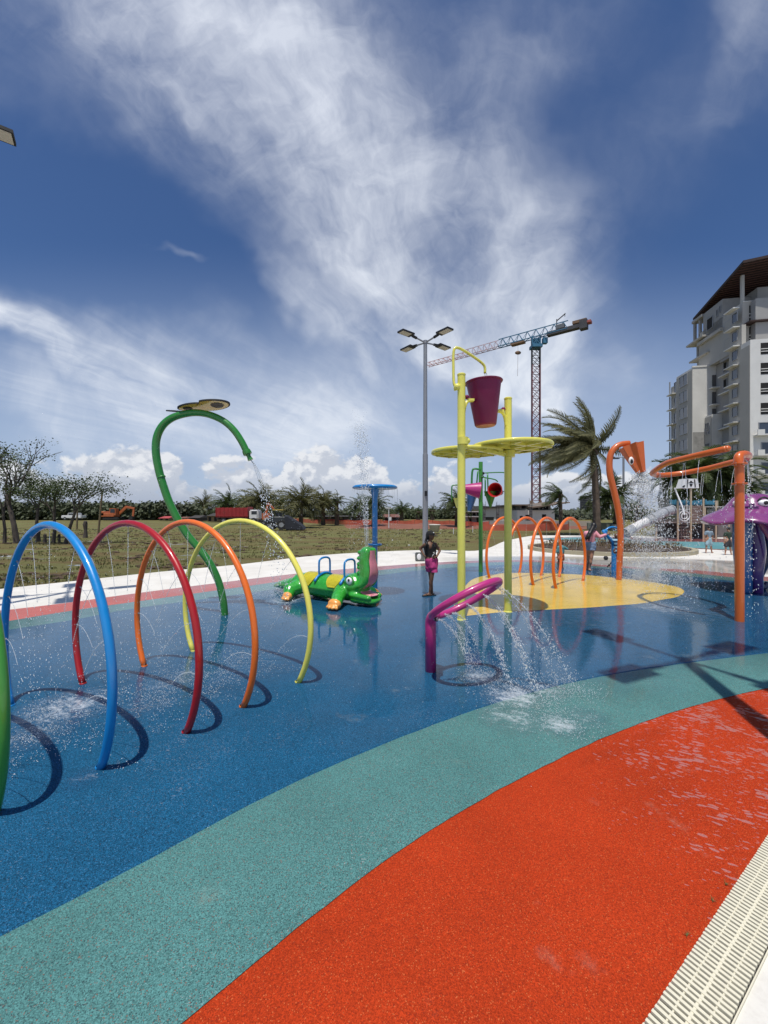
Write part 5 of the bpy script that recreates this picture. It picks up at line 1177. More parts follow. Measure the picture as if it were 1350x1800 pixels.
# orange mesh barrier: separate runs
MESH = mat('orange_mesh', (.62, .12, .07, 1), .7, .2, 1.5, tl=.3, alpha=.8)
def barrier(pts, hh, label):
    P_ = [g(*p) for p in pts]; b0 = P_[0]; t = thing('mesh_barrier', label, 'barrier', b0, 0, 'orange mesh barriers round the building site', world=True)
    for a, b in zip(P_, P_[1:]):
        n = max(2, int((b-a).length/2.5)); bm = bmesh.new(); last = None
        for i in range(n*4+1):
            s = i/(n*4.); p = a.lerp(b, s); sag = .10*abs(math.sin(s*n*PI)); top = bm.verts.new((p.x, p.y+.05*math.sin(i*1.7), hh-sag-.15*noise.noise(Vector((p.x*.3, 0, 0))))); bot = bm.verts.new((p.x, p.y, .02))
            if last: bm.faces.new((last[0], top, bot, last[1]))
            last = (top, bot)
        obj('mesh_panel', bm, MESH, t)
        for i in range(n+1):
            p = a.lerp(b, i/n); bm = bmesh.new(); tube(bm, [p, p+Vector((0, 0, hh+.08))], .03, 5); obj('post', bm, WOOD, t)
barrier([(500, 916), (560, 921), (640, 923)], .75, 'orange mesh barrier behind the date palms')
barrier([(640, 922), (760, 923), (860, 926)], .70, 'orange mesh barrier between the umbrella spout and the yellow tower')
barrier([(846, 933), (960, 934), (1000, 932)], .72, 'orange mesh barrier in front of the white house')
REDE = mat('red_earth', (.20, .075, .045, 1), .95, .3, .6)
bm = bmesh.new(); rows = []
for j in range(7):
    row = []
    for i in range(90):
        px = 600+i*5; y = 46+j*3.5; z = -.16+.6*math.sin(PI*j/6.)*(.6+.8*noise.noise(Vector((px*.03, j, 0))))*min(1, i/14., (89-i)/14.); row.append(bm.verts.new(((px-675)/F*y, y, z)))
    rows.append(row)
for a, b in zip(rows, rows[1:]):
    for i in range(89): bm.faces.new((a[i], a[i+1], b[i+1], b[i]))
tag(obj('earth_bank', bm, REDE, smooth=True), kind='structure')
# white tub on the field, marker stakes, small sign posts
q = g(764, 935); Y = q.y
bm = bmesh.new(); lathe(bm, [(0, 0), (.36, 0), (.52, .62), (.56, .64), (.54, .70), (.48, .70), (.46, .6), (0, .55)], 24); tag(obj('white_tub', bm, mat('tub_white', (.55, .53, .48, 1), .7, .15, 3, dirt=.2), loc=q, smooth=True), 'large round white tub on the grass behind the girl', 'tub')
for px, pb, pt, lab in ((797, 939, 928, 'short white stake left of the yellow tower'), (831, 936, 925, 'short white stake left of the green post'), (846.5, 970, 955, 'white stake just right of the green post')):
    q = g(px, pb); bm = bmesh.new(); box(bm, (0, 0, (P(0, pt, q.y).z)/2), (.045, .045, P(0, pt, q.y).z)); tag(obj('stake', bm, MW, loc=q), lab, 'stake', 'white marker stakes in the grass')
q = g(683.5, 928); bm = bmesh.new(); tube(bm, [(0, 0, 0), (0, 0, P(0, 893, q.y).z)], .05, 6); box(bm, (-.05, 0, P(0, 893, q.y).z), (.7, .2, .08)); box(bm, (.15, 0, P(0, 912, q.y).z), (.3, .05, .4)); tag(obj('street_lamp', bm, MW, loc=q), 'thin pale street lamp with a small sign right of the umbrella spout', 'street lamp')

# ============================================================ buildings straight ahead
WW = mat('white_wall', (.50, .49, .46, 1), .8, .12, .4, dirt=.15); GW = mat('grey_wall', (.30, .30, .285, 1), .85, .15, .4, dirt=.2); GREENW = mat('grey_green_wall', (.17, .19, .165, 1), .85, .12, .3, dirt=.2); OPEN = mat('dark_opening', (.015, .014, .013, 1), .9)
def slab_box(name, px0, px1, py0, py1, Y, d, m, parent=None, zb=None):
    a = P(px0, py1, Y); b = P(px1, py0, Y); bm = bmesh.new(); z0 = a.z if zb is None else zb
    box(bm, ((a.x+b.x)/2, Y+d/2, (z0+b.z)/2), (b.x-a.x, d, b.z-z0)); return obj(name, bm, m, parent)
t = thing('warehouse', 'white gabled warehouse with a grey roof behind the red and green cups', 'building', P(875, 918, 74))
t['_w'] = list(t.location)
Y = 74; bm = bmesh.new(); prof_ = [(845, 918), (845, 893), (868, 893), (884, 891.5), (908, 894), (912, 918)]
va = [bm.verts.new(P(a, b, Y)) for a, b in prof_]; vb = [bm.verts.new(v.co+Vector((0, 14, 0))) for v in va]; bm.faces.new(va[::-1]); bm.faces.new(vb)
for i in range(len(va)): bm.faces.new((va[i], va[(i+1) % len(va)], vb[(i+1) % len(va)], vb[i]))
bmesh.ops.recalc_face_normals(bm, faces=bm.faces); obj('wall', bm, WW, t)
bm = bmesh.new(); pr2 = [(841, 896), (845, 889), (862, 890), (884, 890), (912, 893.3), (912, 894.3), (884, 891.2), (858, 892.8)]
va = [bm.verts.new(P(a, b, Y-.6)) for a, b in pr2]; vb = [bm.verts.new(v.co+Vector((0, 16, 0))) for v in va]; bm.faces.new(va[::-1]); bm.faces.new(vb)
for i in range(len(va)): bm.faces.new((va[i], va[(i+1) % len(va)], vb[(i+1) % len(va)], vb[i]))
bmesh.ops.recalc_face_normals(bm, faces=bm.faces); obj('roof', bm, DR, t)
slab_box('window', 851, 868, 909, 914.5, Y-.05, .3, OPEN, t)
t = thing('house', 'modern white house with a brown tilted roof behind the crane foot', 'building', P(940, 918, 70)); t['_w'] = list(t.location); Y = 70
slab_box('lower_wall', 909, 975, 897, 918, Y, 9, mat('bright_wall', (.70, .69, .66, 1), .8, .08, .5), t); slab_box('upper_wall', 914, 968, 887, 897, Y+1.2, 7, GW, t)
slab_box('roof', 905, 932, 886.5, 888.5, Y-1.2, 12, mat('brown_slab', (.16, .12, .09, 1), .8, .2, .5), t)
a = bmesh.new(); v_ = [P(936, 891, Y-1.5), P(1002, 882.5, Y-1.5), P(1002, 884, Y-1.5), P(936, 893.5, Y-1.5)]; va = [a.verts.new(q) for q in v_]; vb = [a.verts.new(q+Vector((0, 10, .3))) for q in v_]
a.faces.new(va[::-1]); a.faces.new(vb)
for i in range(4): a.faces.new((va[i], va[(i+1) % 4], vb[(i+1) % 4], vb[i]))
bmesh.ops.recalc_face_normals(a, faces=a.faces); obj('canopy_roof', a, mat('brown_slab', (.16, .12, .09, 1), .8, .2, .5), t)
for x0, x1, y0, y1 in ((917, 929, 889, 894), (934, 946, 889, 896), (950, 964, 889, 896), (914, 919, 907, 916), (924, 934, 905, 915), (953, 960, 904, 912)): slab_box('window', x0, x1, y0, y1, Y-.04 if y0 > 897 else Y+1.15, .3, OPEN, t)
t = thing('house', 'grey two storey site building seen between the two yellow posts', 'building', P(832, 918, 60)); t['_w'] = list(t.location)
slab_box('wall', 822, 846, 900, 921, 60, 7, GW, t); slab_box('balcony', 818, 846, 907.5, 908.7, 58.6, 1.5, WW, t); slab_box('roof', 817, 847, 898.5, 900, 58.6, 9, WW, t)
for x0, x1, y0, y1 in ((824, 829, 901.5, 906.5), (831, 836, 901.5, 906.5), (839, 844, 901.5, 906.5), (825, 829, 910, 918), (838, 842, 910, 918)): slab_box('window', x0, x1, y0, y1, 59.95, .2, OPEN, t)
def fw(px0, px1, py0, py1, Y, m, label, d=.3):
    t = slab_box('boundary_wall', px0, px1, py0, py1, Y, d, m, None, 0.); return tag(t, label, 'wall')
fw(846, 1000, 915.5, 928, 56, GW, 'low grey block wall in front of the white buildings')
fw(1000, 1040, 916, 928, 52, mat('beige_wall', (.36, .33, .27, 1), .85, .1, .5), 'low beige wall right of the small bent palm')
fw(1034, 1078, 919, 934, 43, GREENW, 'grey green site wall behind the woman in pink'); fw(1078, 1092, 922, 936, 42.5, WW, 'short cream wall left of the curved orange spout')
t = slab_box('planter_box', 955, 975, 916, 934, 44, 1.2, mat('orange_crate', (.55, .12, .05, 1), .7, .3, 2), None, 0.); tag(t, 'orange crate like bin behind the tallest small hoop', 'bin')
slab_ = slab_box('lid', 952, 976, 914, 916, 43.9, 1.4, WW, t)
# rebar columns rising behind the warehouse
for i, (px, pt, lab) in enumerate([(851, 880, 'thin rebar column left of the green cone cup'), (875, 881, 'thin rebar column rising above the white warehouse'), (933, 873, 'dark rebar column left of the crane foot')]):
    bm = bmesh.new(); Y = 66; x = (px-675)/F*Y; z = P(0, pt, Y).z
    for a in (-.18, .18):
        for b in (-.18, .18): beam(bm, (a, b, 0), (a, b, z-random.uniform(0, .8)), .04)
    for q in range(int(z/.5)): box(bm, (0, 0, q*.5), (.42, .42, .03))
    box(bm, (0, 0, z*.25), (.36, .36, z*.5)); tag(obj('rebar_column', bm, mat('rebar_grey', (.10, .10, .10, 1), .9), loc=(x, Y, 0)), lab, 'column', 'unfinished columns on the building site')
# hazy high rises
HZ = mat('distant_tower', (.17, .20, .26, 1), .9, .1, .02)
for px0, px1, pt, lab in ((1007, 1011.5, 894, 'far slim tower, leftmost of the pale high rises'), (1013.5, 1016, 895, 'narrowest far tower between the pale high rises'), (1019, 1024, 894, 'far slim tower, rightmost of the pale high rises')):
    t = thing('tower_block', lab, 'tower', P((px0+px1)/2, 903, 620)); t['_w'] = list(t.location); slab_box('wall', px0, px1, pt, 903, 620, 8, HZ, t, 0.)
t = thing('tower_block', 'dark unfinished tower block directly left of the tall palm trunk', 'tower', P(1036, 904, 240)); t['_w'] = list(t.location); slab_box('wall', 1031, 1040, 871, 906, 240, 8, mat('unfinished_grey', (.09, .09, .10, 1), .9, .2, .2), t, 0.)
for i in range(11): slab_box('floor_slab', 1030.5, 1040.5, 872+i*3, 872.7+i*3, 239.3, 9.4, mat('slab_grey', (.2, .2, .2, 1), .9), t)
q = g(1046.5, 931); t = thing('lamp_post', 'pale lamp post right beside the tall palm trunk', 'lamp post', q)
bm = bmesh.new(); tube(bm, [(0, 0, 0), (0, 0, P(0, 793, q.y).z)], .10, 8); obj('pole', bm, mat('pale_pole', (.4, .4, .4, 1), .6), t)
q = g(1096, 925); zt = P(0, 804, q.y).z; t = thing('lamp_post', 'far lamp post with two flat heads behind the curved orange spout', 'lamp post', q)
bm = bmesh.new(); tube(bm, [(0, 0, 0), (0, 0, zt)], .13, 8); obj('pole', bm, GREY, t); bm = bmesh.new(); box(bm, (-.55, 0, zt), (1.2, .08, .08)); obj('arm', bm, GREY, t)
for x, z in ((-1.0, -.15), (-1.6, 0)): bm = bmesh.new(); box(bm, (x, 0, zt+z), (.8, .35, .12)); obj('lamp_head', bm, BLACK, t)

# ============================================================ tower crane
CW = mat('crane_white', (.55, .42, .44, 1), .6, .1, 1); CBl = mat('crane_blue', (.04, .16, .26, 1), .6, .15, 1); CRd = mat('crane_maroon', (.17, .06, .07, 1), .7, .25, .5); CBr = mat('crane_brown', (.20, .12, .07, 1), .8, .3, 1); CD = mat('crane_dark', (.05, .05, .055, 1), .7, .3, 1)
mb = Vector((P(942, 912, 93).x, 93, 0)); zt = P(0, 612, 93).z
t = thing('tower_crane', 'tall lattice tower crane with a long jib and blue slewing head', 'crane', mb)
def lattice(bm, a, b, w, bays, th, up=Vector((0, 0, 1)), tri=False, h_=None):
    a = Vector(a); b = Vector(b); d = (b-a); s = d.cross(up).normalized(); u = s.cross(d).normalized(); h_ = h_ or w
    cs = [(-w/2, 0), (w/2, 0), (0, h_)] if tri else [(-w/2, -h_/2), (w/2, -h_/2), (w/2, h_/2), (-w/2, h_/2)]
    if isinstance(bays, int): pass
    for c in cs: beam(bm, a+s*c[0]+u*c[1], b+s*c[0]+u*c[1], th)
    for i in range(bays):
        p = a+d*i/bays; q = a+d*(i+1)/bays; m_ = a+d*(i+.5)/bays
        for j in range(len(cs)):
            c0 = cs[j]; c1 = cs[(j+1) % len(cs)]; A1 = s*c0[0]+u*c0[1]; B1 = s*c1[0]+u*c1[1]
            if tri and j in (1, 2):
                lo_, hi_ = (A1, B1) if j == 1 else (B1, A1); beam(bm, p+lo_, m_+hi_, th*.6); beam(bm, m_+hi_, q+lo_, th*.6)
            else: beam(bm, p+A1, q+B1, th*.6); beam(bm, p+A1, p+B1, th*.6)
            if not tri: beam(bm, p+B1, q+A1, th*.5)
bm = bmesh.new(); lattice(bm, (0, 0, 4.5), (0, 0, zt*.90), 1.75, 17, .17, Vector((.25, 1, 0))); obj('tower', bm, CRd, t)
bm = bmesh.new(); lattice(bm, (0, 0, zt*.90), (0, 0, zt), 1.75, 2, .18, Vector((.25, 1, 0))); obj('tower_head', bm, CD, t)
bm = bmesh.new(); lattice(bm, (0, 0, -.2), (0, 0, 4.5), 2.0, 2, .25, Vector((.25, 1, 0))); beam(bm, (-1, -1, 3.6), (-4.6, -2, 0), .3); beam(bm, (-1, 0, 2.4), (-3.4, 0, 2.2), .3); obj('tower_foot', bm, CBr, t)
jd = Vector((-.79, .613, 0)).normalized()
bm = bmesh.new(); box(bm, (0, 0, zt+.3), (2.3, 2.3, .7)); lattice(bm, (0, 0, zt+.6), (0, 0, zt+2.6), 1.7, 1, .25, Vector((.25, 1, 0))); box(bm, (0, 0, zt+1.4), (1.1, 1.1, 1.4)); obj('slewing_unit', bm, CBl, t)
zj = zt+2.5
bm = bmesh.new(); box(bm, Vector((1.6, -1.2, zt+1.2)), (1.0, 1.0, 1.3)); obj('cab', bm, CBl, t)
bm = bmesh.new(); lattice(bm, jd*-7+Vector((0, 0, zj)), jd*9+Vector((0, 0, zj)), 1.3, 8, .17, tri=True, h_=1.9); obj('jib_root', bm, CBl, t)
bm = bmesh.new(); lattice(bm, jd*9+Vector((0, 0, zj)), jd*18+Vector((0, 0, zj-.1)), 1.25, 6, .14, tri=True, h_=1.7); obj('jib_middle', bm, CW, t)
bm = bmesh.new(); lattice(bm, jd*18+Vector((0, 0, zj-.1)), jd*29.5+Vector((0, 0, zj-.2)), 1.15, 8, .11, tri=True, h_=1.15); obj('jib_tip', bm, mat('crane_pink', (.50, .24, .22, 1), .6), t)
bm = bmesh.new(); ctr = jd*-4; end = jd*-11
v = box(bm, (0, 0, 0), (8.0, 1.4, .8)); rzj = Matrix.Rotation(math.atan2(-jd.y, -jd.x), 3, 'Z'); bmesh.ops.rotate(bm, cent=(0, 0, 0), matrix=rzj, verts=v); bmesh.ops.translate(bm, vec=jd*-6.6+Vector((0, 0, zj-.1)), verts=v); obj('counter_jib', bm, CD, t)
for s, m_, sz, dz, nm in ((-10.2, CD, (1.5, 1.6, 1.9), .0, 'counterweight'), (-9.4, CBr, (2.8, 1.2, .6), .9, 'ballast_frame'), (-5.4, mat('winch_grey', (.12, .13, .14, 1), .7), (1.8, 1.2, .9), .9, 'winch'), (-11.1, mat('crane_red', (.35, .08, .06, 1), .6), (1.2, 1.4, .5), .3, 'end_frame')):
    bm = bmesh.new(); v = box(bm, (0, 0, 0), sz); bmesh.ops.rotate(bm, cent=(0, 0, 0), matrix=rzj, verts=v); bmesh.ops.translate(bm, vec=jd*s+Vector((0, 0, zj+dz)), verts=v); obj(nm, bm, m_, t)
bm = bmesh.new(); p = jd*-4.6+Vector((0, 0, zj)); beam(bm, p, p+Vector((0, 0, 2.9)), .15); beam(bm, p+Vector((0, 0, 2.5)), p+Vector((1.7, -.6, 3.9)), .2); beam(bm, p+Vector((1.6, -.55, 3.8)), p+Vector((1.6, -.55, 3.2)), .1); obj('davit', bm, CD, t)
bm = bmesh.new(); p = jd*4.2+Vector((0, 0, zj-.35)); v = box(bm, (0, 0, 0), (3.2, 1.4, .4)); bmesh.ops.rotate(bm, cent=(0, 0, 0), matrix=rzj, verts=v); bmesh.ops.translate(bm, vec=p, verts=v); obj('trolley', bm, CBr, t)
bm = bmesh.new(); h0 = p+Vector((0, 0, -2.2)); ball(bm, h0, (.75, .4, .45), None, 2); beam(bm, p, h0, .04); beam(bm, h0, h0+Vector((-.1, 0, -5.6)), .05); obj('hook_block', bm, CBr, t)

# ============================================================ hotel
HWHT = mat('render_white', (.68, .665, .62, 1), .85, .10, .25, dirt=.25, dirtcol=(.28, .27, .25, 1)); HGRY = mat('render_grey', (.33, .32, .30, 1), .88, .14, .25, dirt=.3, dirtcol=(.2, .2, .19, 1)); HBEI = mat('render_beige', (.42, .40, .355, 1), .85, .07, .2, dirt=.1)
ROOFB = mat('roof_brown', (.035, .017, .012, 1), .8, .3, .8); HGL = mat('hotel_glass', (.035, .05, .075, 1), .12, .3, .15, coat=.6); FRM = mat('frame_grey', (.3, .31, .32, 1), .5)
O_ = Vector((60.7, 66, 0)); al = math.atan2(-.174, .985)
ht = thing('hotel', 'unfinished white and grey hotel tower with dark roof on the right', 'building', O_, al)
def hb(name, u0, u1, v0, v1, z0, z1, m, parent=None):
    bm = bmesh.new(); box(bm, ((u0+u1)/2, (v0+v1)/2, (z0+z1)/2), (u1-u0, v1-v0, z1-z0)); return obj(name, bm, m, parent or ht)
def win(face, a0, a1, z0, z1, pos, bars=1, glass=True, m=None):
    """face 'f': on a wall facing the camera at v=pos, a = u ; face 's': on a wall facing left at u=pos, a = v"""
    f = .09
    def bx(n_, q0, q1, y0, y1, d0, d1, mm, par):
        if face == 'f': return hb(n_, q0, q1, pos+d0, pos+d1, y0, y1, mm, par)
        return hb(n_, pos+d0, pos+d1, q0, q1, y0, y1, mm, par)
    w = bx('window', a0, a1, z0, z1, -.03, .06, m or (HGL if glass else OPEN), ht)
    bm = bmesh.new()
    def fb(q0, q1, y0, y1):
        c = ((q0+q1)/2, pos-.05, (y0+y1)/2) if face == 'f' else (pos-.05, (q0+q1)/2, (y0+y1)/2); s = (q1-q0, .10, y1-y0) if face == 'f' else (.10, q1-q0, y1-y0); box(bm, c, s)
    if glass:
        fb(a0-f/2, a0+f/2, z0, z1); fb(a1-f/2, a1+f/2, z0, z1); fb(a0+f/2, a1-f/2, z1-f, z1); fb(a0+f/2, a1-f/2, z0, z0+f)
        for i in range(bars): x = a0+(a1-a0)*(i+1)/(bars+1); fb(x-.03, x+.03, z0+f, z1-f)
        sub(obj('frame', bm, FRM, ht), w)
    else:
        for zz_ in (.28, .55): fb(a0, a1, z0+(z1-z0)*zz_*.8, z0+(z1-z0)*zz_*.8+.12)
        sub(obj('rail', bm, HWHT, ht), w)
    return w
fl = 3.3
hb('front_block', 0, 22, 0, 2.2, 0, 30.4, HWHT)                                    # nearest white block
hb('shaded_side_skin', -.06, 0, .02, 2.4, 0, 29.6, HBEI); hb('shaded_side_skin', .25, .9, 2.4, 5.6, 0, 34, HBEI)  # skins on the left-facing walls, side shade put into their darker colour
hb('middle_block', 2.2, 20, 2.2, 17, 0.1, 38.2, HGRY)
hb('upper_front', 1.0, 22, 3.4, 16, 30.5, 38.3, HBEI)
hb('penthouse', 5.6, 22, 7, 16, 38.3, 42.4, HGRY)
# front openings and windows per storey
for i in range(9):
    z = 1.2+i*fl
    if i >= 5: hb('opening_shade', 1.55, 22, -.03, .02, z+.3, z+2.2, HGRY) if False else win('f', 1.5, 7.5, z+.25, z+2.15, 0, glass=False)
    else:
        win('f', 1.6 if i < 4 else 1.2, 3.1 if i < 4 else 2.9, z+.3, z+2.25, 0, 0); win('f', 3.3, 5.4, z+.3, z+2.25, 0, 1)
        hb('balcony_slab', .4, 7, -1.1, 0, z-.05, z+.12, HWHT); hb('balcony_upstand', .4, 1.4, -1.1, -.98, z+.12, z+.9, HWHT)
win('f', 2.0, 4.9, 34.9, 37.6, 3.4, glass=False); win('f', 2.0, 4.9, 31.2, 33.9, 3.4, glass=False)
hb('awning', 1.0, 22, 1.6, 3.4, 34.1, 34.35, ROOFB); hb('terrace_rail', 1.0, 22, 3.3, 3.4, 38.3, 38.4, HWHT)
# side (left facing) wall of the middle section with small windows and cantilever ledges
hb('side_panel', 1.1, 2.2, 5.6, 9.6, 30, 37.2, HGRY); hb('recess_wall', 2.0, 2.2, 5.6, 10.4, 0, 37, HGRY)
for i in range(11):
    z = 1.4+i*fl
    win('s', 3.4, 4.7, z+.7, z+2.4, .24, 0)
    if i > 1: hb('ledge', -.75, .25, 2.9, 5.4, z+2.75, z+2.92, HWHT)
    win('s', 6.4, 8.2, z+.3, z+2.5, 1.99 if i < 9 else 1.09, 0, m=OPEN)
    hb('recess_slab', 1.2, 2.0, 5.65, 10.4, z+2.85, z+3.05, HWHT)
    if i in (7, 8): win('s', 9.0, 10.0, z+.5, z+2.4, 1.99, 0, m=OPEN)
hb('top_block', 1.0, 6, 8.6, 14.5, 36.2, 41.6, HGRY); hb('top_slab', .4, 6, 8.4, 15.5, 35.6, 36.2, HBEI)
win('s', 11.4, 13.2, 37.6, 39.9, .98, 0, m=OPEN); win('s', 9.9, 10.3, 39.0, 40.4, .98, 0, m=OPEN); win('s', 9.05, 9.4, 39.4, 40.7, .98, 0, m=OPEN)
for (u0, v0, z0, z1) in ((1.0, 17.4, 37.1, 41.2), (1.0, 15.6, 37.1, 41.2), (1.6, 17.4, 33.7, 36.5), (1.6, 15.4, 33.7, 36.5), (1.6, 17.2, 30.4, 33.3)): hb('loggia_column', u0, u0+.4, v0, v0+.5, z0, z1, HGRY)
hb('loggia_slab', .7, 6, 14.5, 17.9, 41.2, 41.7, HGRY); hb('loggia_slab', .0, 5, 13.0, 18.6, 36.6, 36.95, HBEI); hb('loggia_slab', .5, 5, 12.5, 18.5, 33.2, 33.5, HBEI); hb('loggia_wall', 3.4, 5, 14.5, 17.5, 27, 41, HGRY); hb('tower_wall', 1.9, 3.4, 10.4, 14.6, 30.5, 35.6, HGRY)
win('s', 11.0, 12.4, 32.2, 34.4, 1.88, 0, m=OPEN)
hb('roof_column', 1.05, 1.5, 3.7, 4.1, 38.3, 43.2, HBEI)
# big dark roof with visible battens underneath
bm = bmesh.new()
rv = [(-.7, .5, 43.5), (22, -2.2, 45.4), (22, 18, 45.5), (4, 18, 43.9), (1.2, 18.4, 42.2)]
a = [bm.verts.new(v) for v in rv]; b = [bm.verts.new((v[0], v[1], v[2]+.45)) for v in rv]; bm.faces.new(a[::-1]); bm.faces.new(b)
for i in range(5): bm.faces.new((a[i], a[(i+1) % 5], b[(i+1) % 5], b[i]))
bmesh.ops.recalc_face_normals(bm, faces=bm.faces); rf = obj('roof', bm, ROOFB, ht)
BAT = mat('batten_brown', (.095, .038, .024, 1), .8, .2, 1)
for i in range(22):
    s = (i+.5)/22; v0 = .5+17.5*s; zz_ = 43.5+(42.4-43.5)*s; bm = bmesh.new(); beam(bm, (-.5+1.9*s, v0, zz_-.08), (16, v0-2*(1-s), zz_+1.1+.6*s), .12, .1); sub(obj('batten', bm, BAT, ht), rf)
# wing stepping out on the left: bright panel faces the camera
vw = 12.6; hb('left_wing', -1.9, 2.2, vw, 18.4, 0, 30.4, HWHT); hb('shaded_wing_skin', -1.98, -1.90, vw+.02, 18.3, 0, 30.0, HBEI); hb('wing_step', -1.2, 1, 18.4, 22.0, 0, 29.3, HBEI)  # wing side skin carries painted side shade as well
for i in range(9):
    z = .9+i*fl; win('s', vw+1.6, vw+4.4, z+.3, z+2.6, -1.99, 1); win('s', 18.8, 20.6, z+.3, z+2.6, -1.2, 1)
    hb('balcony_slab', -2.0, -1.2, 20.0, 22.3, z+.1, z+.3, HWHT); hb('balcony_post', -1.6, -1.4, 21.8, 22.0, z+.3, z+3.2, FRM)
for z in (22.7, 19.4, 26.0):
    hb('recess_shade', 1.5, 2.18, vw-.06, vw+.02, z+.1, z+2.7, mat('recess_grey', (.12, .115, .11, 1), .9, .2, .5)); hb('balcony_slab', .9, 2.2, vw-1.2, vw-.06, z-.1, z+.1, HWHT)  # dark plates on the wall, recess shade put into their colour
hb('recess_shade', -1.7, 1.0, vw-.05, vw+.02, 7.6, 11.9, HGRY); hb('ledge', -1.8, 1.2, vw-.5, vw-.05, 11.9, 12.1, HWHT)  # grey plate on the wall, painted shade of a recess
hb('weathered_patch', -1.85, .25, vw-.03, vw+.02, 12.4, 17.6, mat('render_stained', (.30, .29, .27, 1), .9, .3, .7, dirt=.6, dirtcol=(.14, .14, .13, 1)))
hb('low_wing', .27, 2.2, 10.5, vw-.06, 0, 20.6, HWHT); hb('shaded_low_skin', .19, .27, 10.52, vw-.1, 0, 20.3, HBEI)  # low wing side skin, side shade put into its colour
for z in (2.0, 5.3, 8.6, 12.6, 16.6): win('s', 11.0, 12.3, z+.3, z+2.6, .18, 1)
hb('parapet', -2.0, 2.2, vw-.1, vw+.15, 30.4, 30.7, HWHT)

# ============================================================ ship playground
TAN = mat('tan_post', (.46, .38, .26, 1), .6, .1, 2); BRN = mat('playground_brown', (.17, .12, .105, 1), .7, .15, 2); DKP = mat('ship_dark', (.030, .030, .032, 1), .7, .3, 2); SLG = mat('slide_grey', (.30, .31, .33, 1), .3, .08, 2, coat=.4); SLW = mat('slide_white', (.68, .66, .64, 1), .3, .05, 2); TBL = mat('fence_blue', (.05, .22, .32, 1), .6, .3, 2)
Yp_ = 27.0
t = thing('ship_playground', 'ship themed climbing frame with brown panels, blue rails and a tube slide', 'playground', P(1225, 949, Yp_)); t['_w'] = list(t.location); t.location.z = 0; t['_w'] = list(t.location)
def sb(name, x0, x1, y0, y1, Y, d, m, par=None): return slab_box(name, x0, x1, y0, y1, Y, d, m, t)
for px, pt, Y in ((1191.5, 880, 27), (1214.5, 858, 27), (1236.5, 876, 27), (1239, 892, 29), (1258.5, 880, 27), (1261, 880, 31), (1153.5, 925, 26.6), (1281, 893, 27.5), (1207, 876, 31)):
    bm = bmesh.new(); z = P(0, pt, Y).z; tube(bm, [((px-675)/F*Y, Y, 0), ((px-675)/F*Y, Y, z)], .055, 8); obj('post', bm, TAN, t)
for i in range(5):
    y0 = 921+i*5.6; sb('climbing_board', 1193, 1213, y0, y0+5.1, 27.1, .1, BRN)
    for j in range(4): sb('hand_hold', 1195+j*4.5, 1197.8+j*4.5, y0+2.1, y0+3.6, 27.04, .1, OPEN)
for i in range(6): sb('plank', 1216, 1236, 889+i*5, 893.6+i*5, 27.1, .09, BRN)
sb('deck', 1191, 1260, 919, 920.2, 27.0, 5, BRN); sb('under_deck_shade', 1216, 1261, 921, 947.5, 28.2, .2, DKP); sb('under_deck_shade', 1154, 1190, 912, 946, 29.5, .2, mat('ship_shade', (.10, .085, .08, 1), .8, .3, 2)); sb('side_hull', 1262, 1345, 893, 944, 29, .3, mat('hull_grey', (.13, .11, .11, 1), .8, .25, 1.5))  # dark sheets under the deck, the shade there put into their colour
bm = bmesh.new()
for s in (0, 1): beam(bm, P(1218.4+s*3.4, 926, 28.1), P(1218.4+s*3.4, 930, 28.1), .035)
beam(bm, P(1218.4, 926, 28.08), P(1221.8, 930, 28.08), .035); obj('cream_letter', bm, mat('cream_sign', (.7, .65, .45, 1), .6), t)
for x0, x1 in ((1178, 1190), (1193, 1206), (1208, 1213), (1217, 1235), (1240, 1257)):
    n = max(2, int((x1-x0)/3))
    for i in range(n): xx = x0+(x1-x0)*i/n; sb('blue_board', xx, xx+(x1-x0)/n*.72, 879+random.uniform(-1, 1.5), 888, 27.9, .06, TBL)
    sb('rail', x0, x1, 885, 885.8, 27.85, .05, TBL)
sb('railing', 1237, 1280, 890.5, 891.3, 27, .06, MW); sb('railing', 1193, 1213, 889, 889.7, 27, .06, MW); sb('railing', 1193, 1213, 895, 895.7, 27, .06, MW)
for i in range(5): sb('baluster', 1195+i*4.2, 1195.6+i*4.2, 889, 919, 27.02, .05, MW)
for r_ in (9, 5): 
    bm = bmesh.new(); c = P(1203, 907, 26.98); tube(bm, [c+Vector((r_/F*27*math.cos(a), 0, r_/F*27*math.sin(a))) for a in [2*PI*i/20 for i in range(20)]], .03, 6, closed=True); obj('ring_panel', bm, MW, t)
sb('mast_sail', 1158, 1176, 875, 893, 30, .1, mat('net_grey', (.14, .15, .14, 1), .9, .4, 3, alpha=.7))
for i, (a, b, m_) in enumerate([((1181, 896, 27), (1169, 900, 26.9), SLG), ((1169, 900, 26.9), (1146, 912, 26.6), SLG), ((1138, 915.5, 26.4), (1112, 929, 26), SLW), ((1146, 912, 26.6), (1138, 915.5, 26.4), mat('slide_clear', (.35, .35, .36, 1), .2, coat=.4))]):
    bm = bmesh.new(); tube(bm, [P(*a), P(*b)], .30 if i < 2 else .27, 18); obj('slide_tube', bm, m_, t, auto=40)
    bm = bmesh.new(); d = (P(*b)-P(*a)).normalized(); tube(bm, [P(*a)-d*.04, P(*a)+d*.04], .34, 18); obj('slide_joint', bm, SLG, t, auto=40)
bm = bmesh.new(); tube(bm, [P(1112, 929, 26), P(1100, 938, 25.8)], [.28, .34], 18, cap=False); obj('slide_exit', bm, SLG, t, smooth=True)
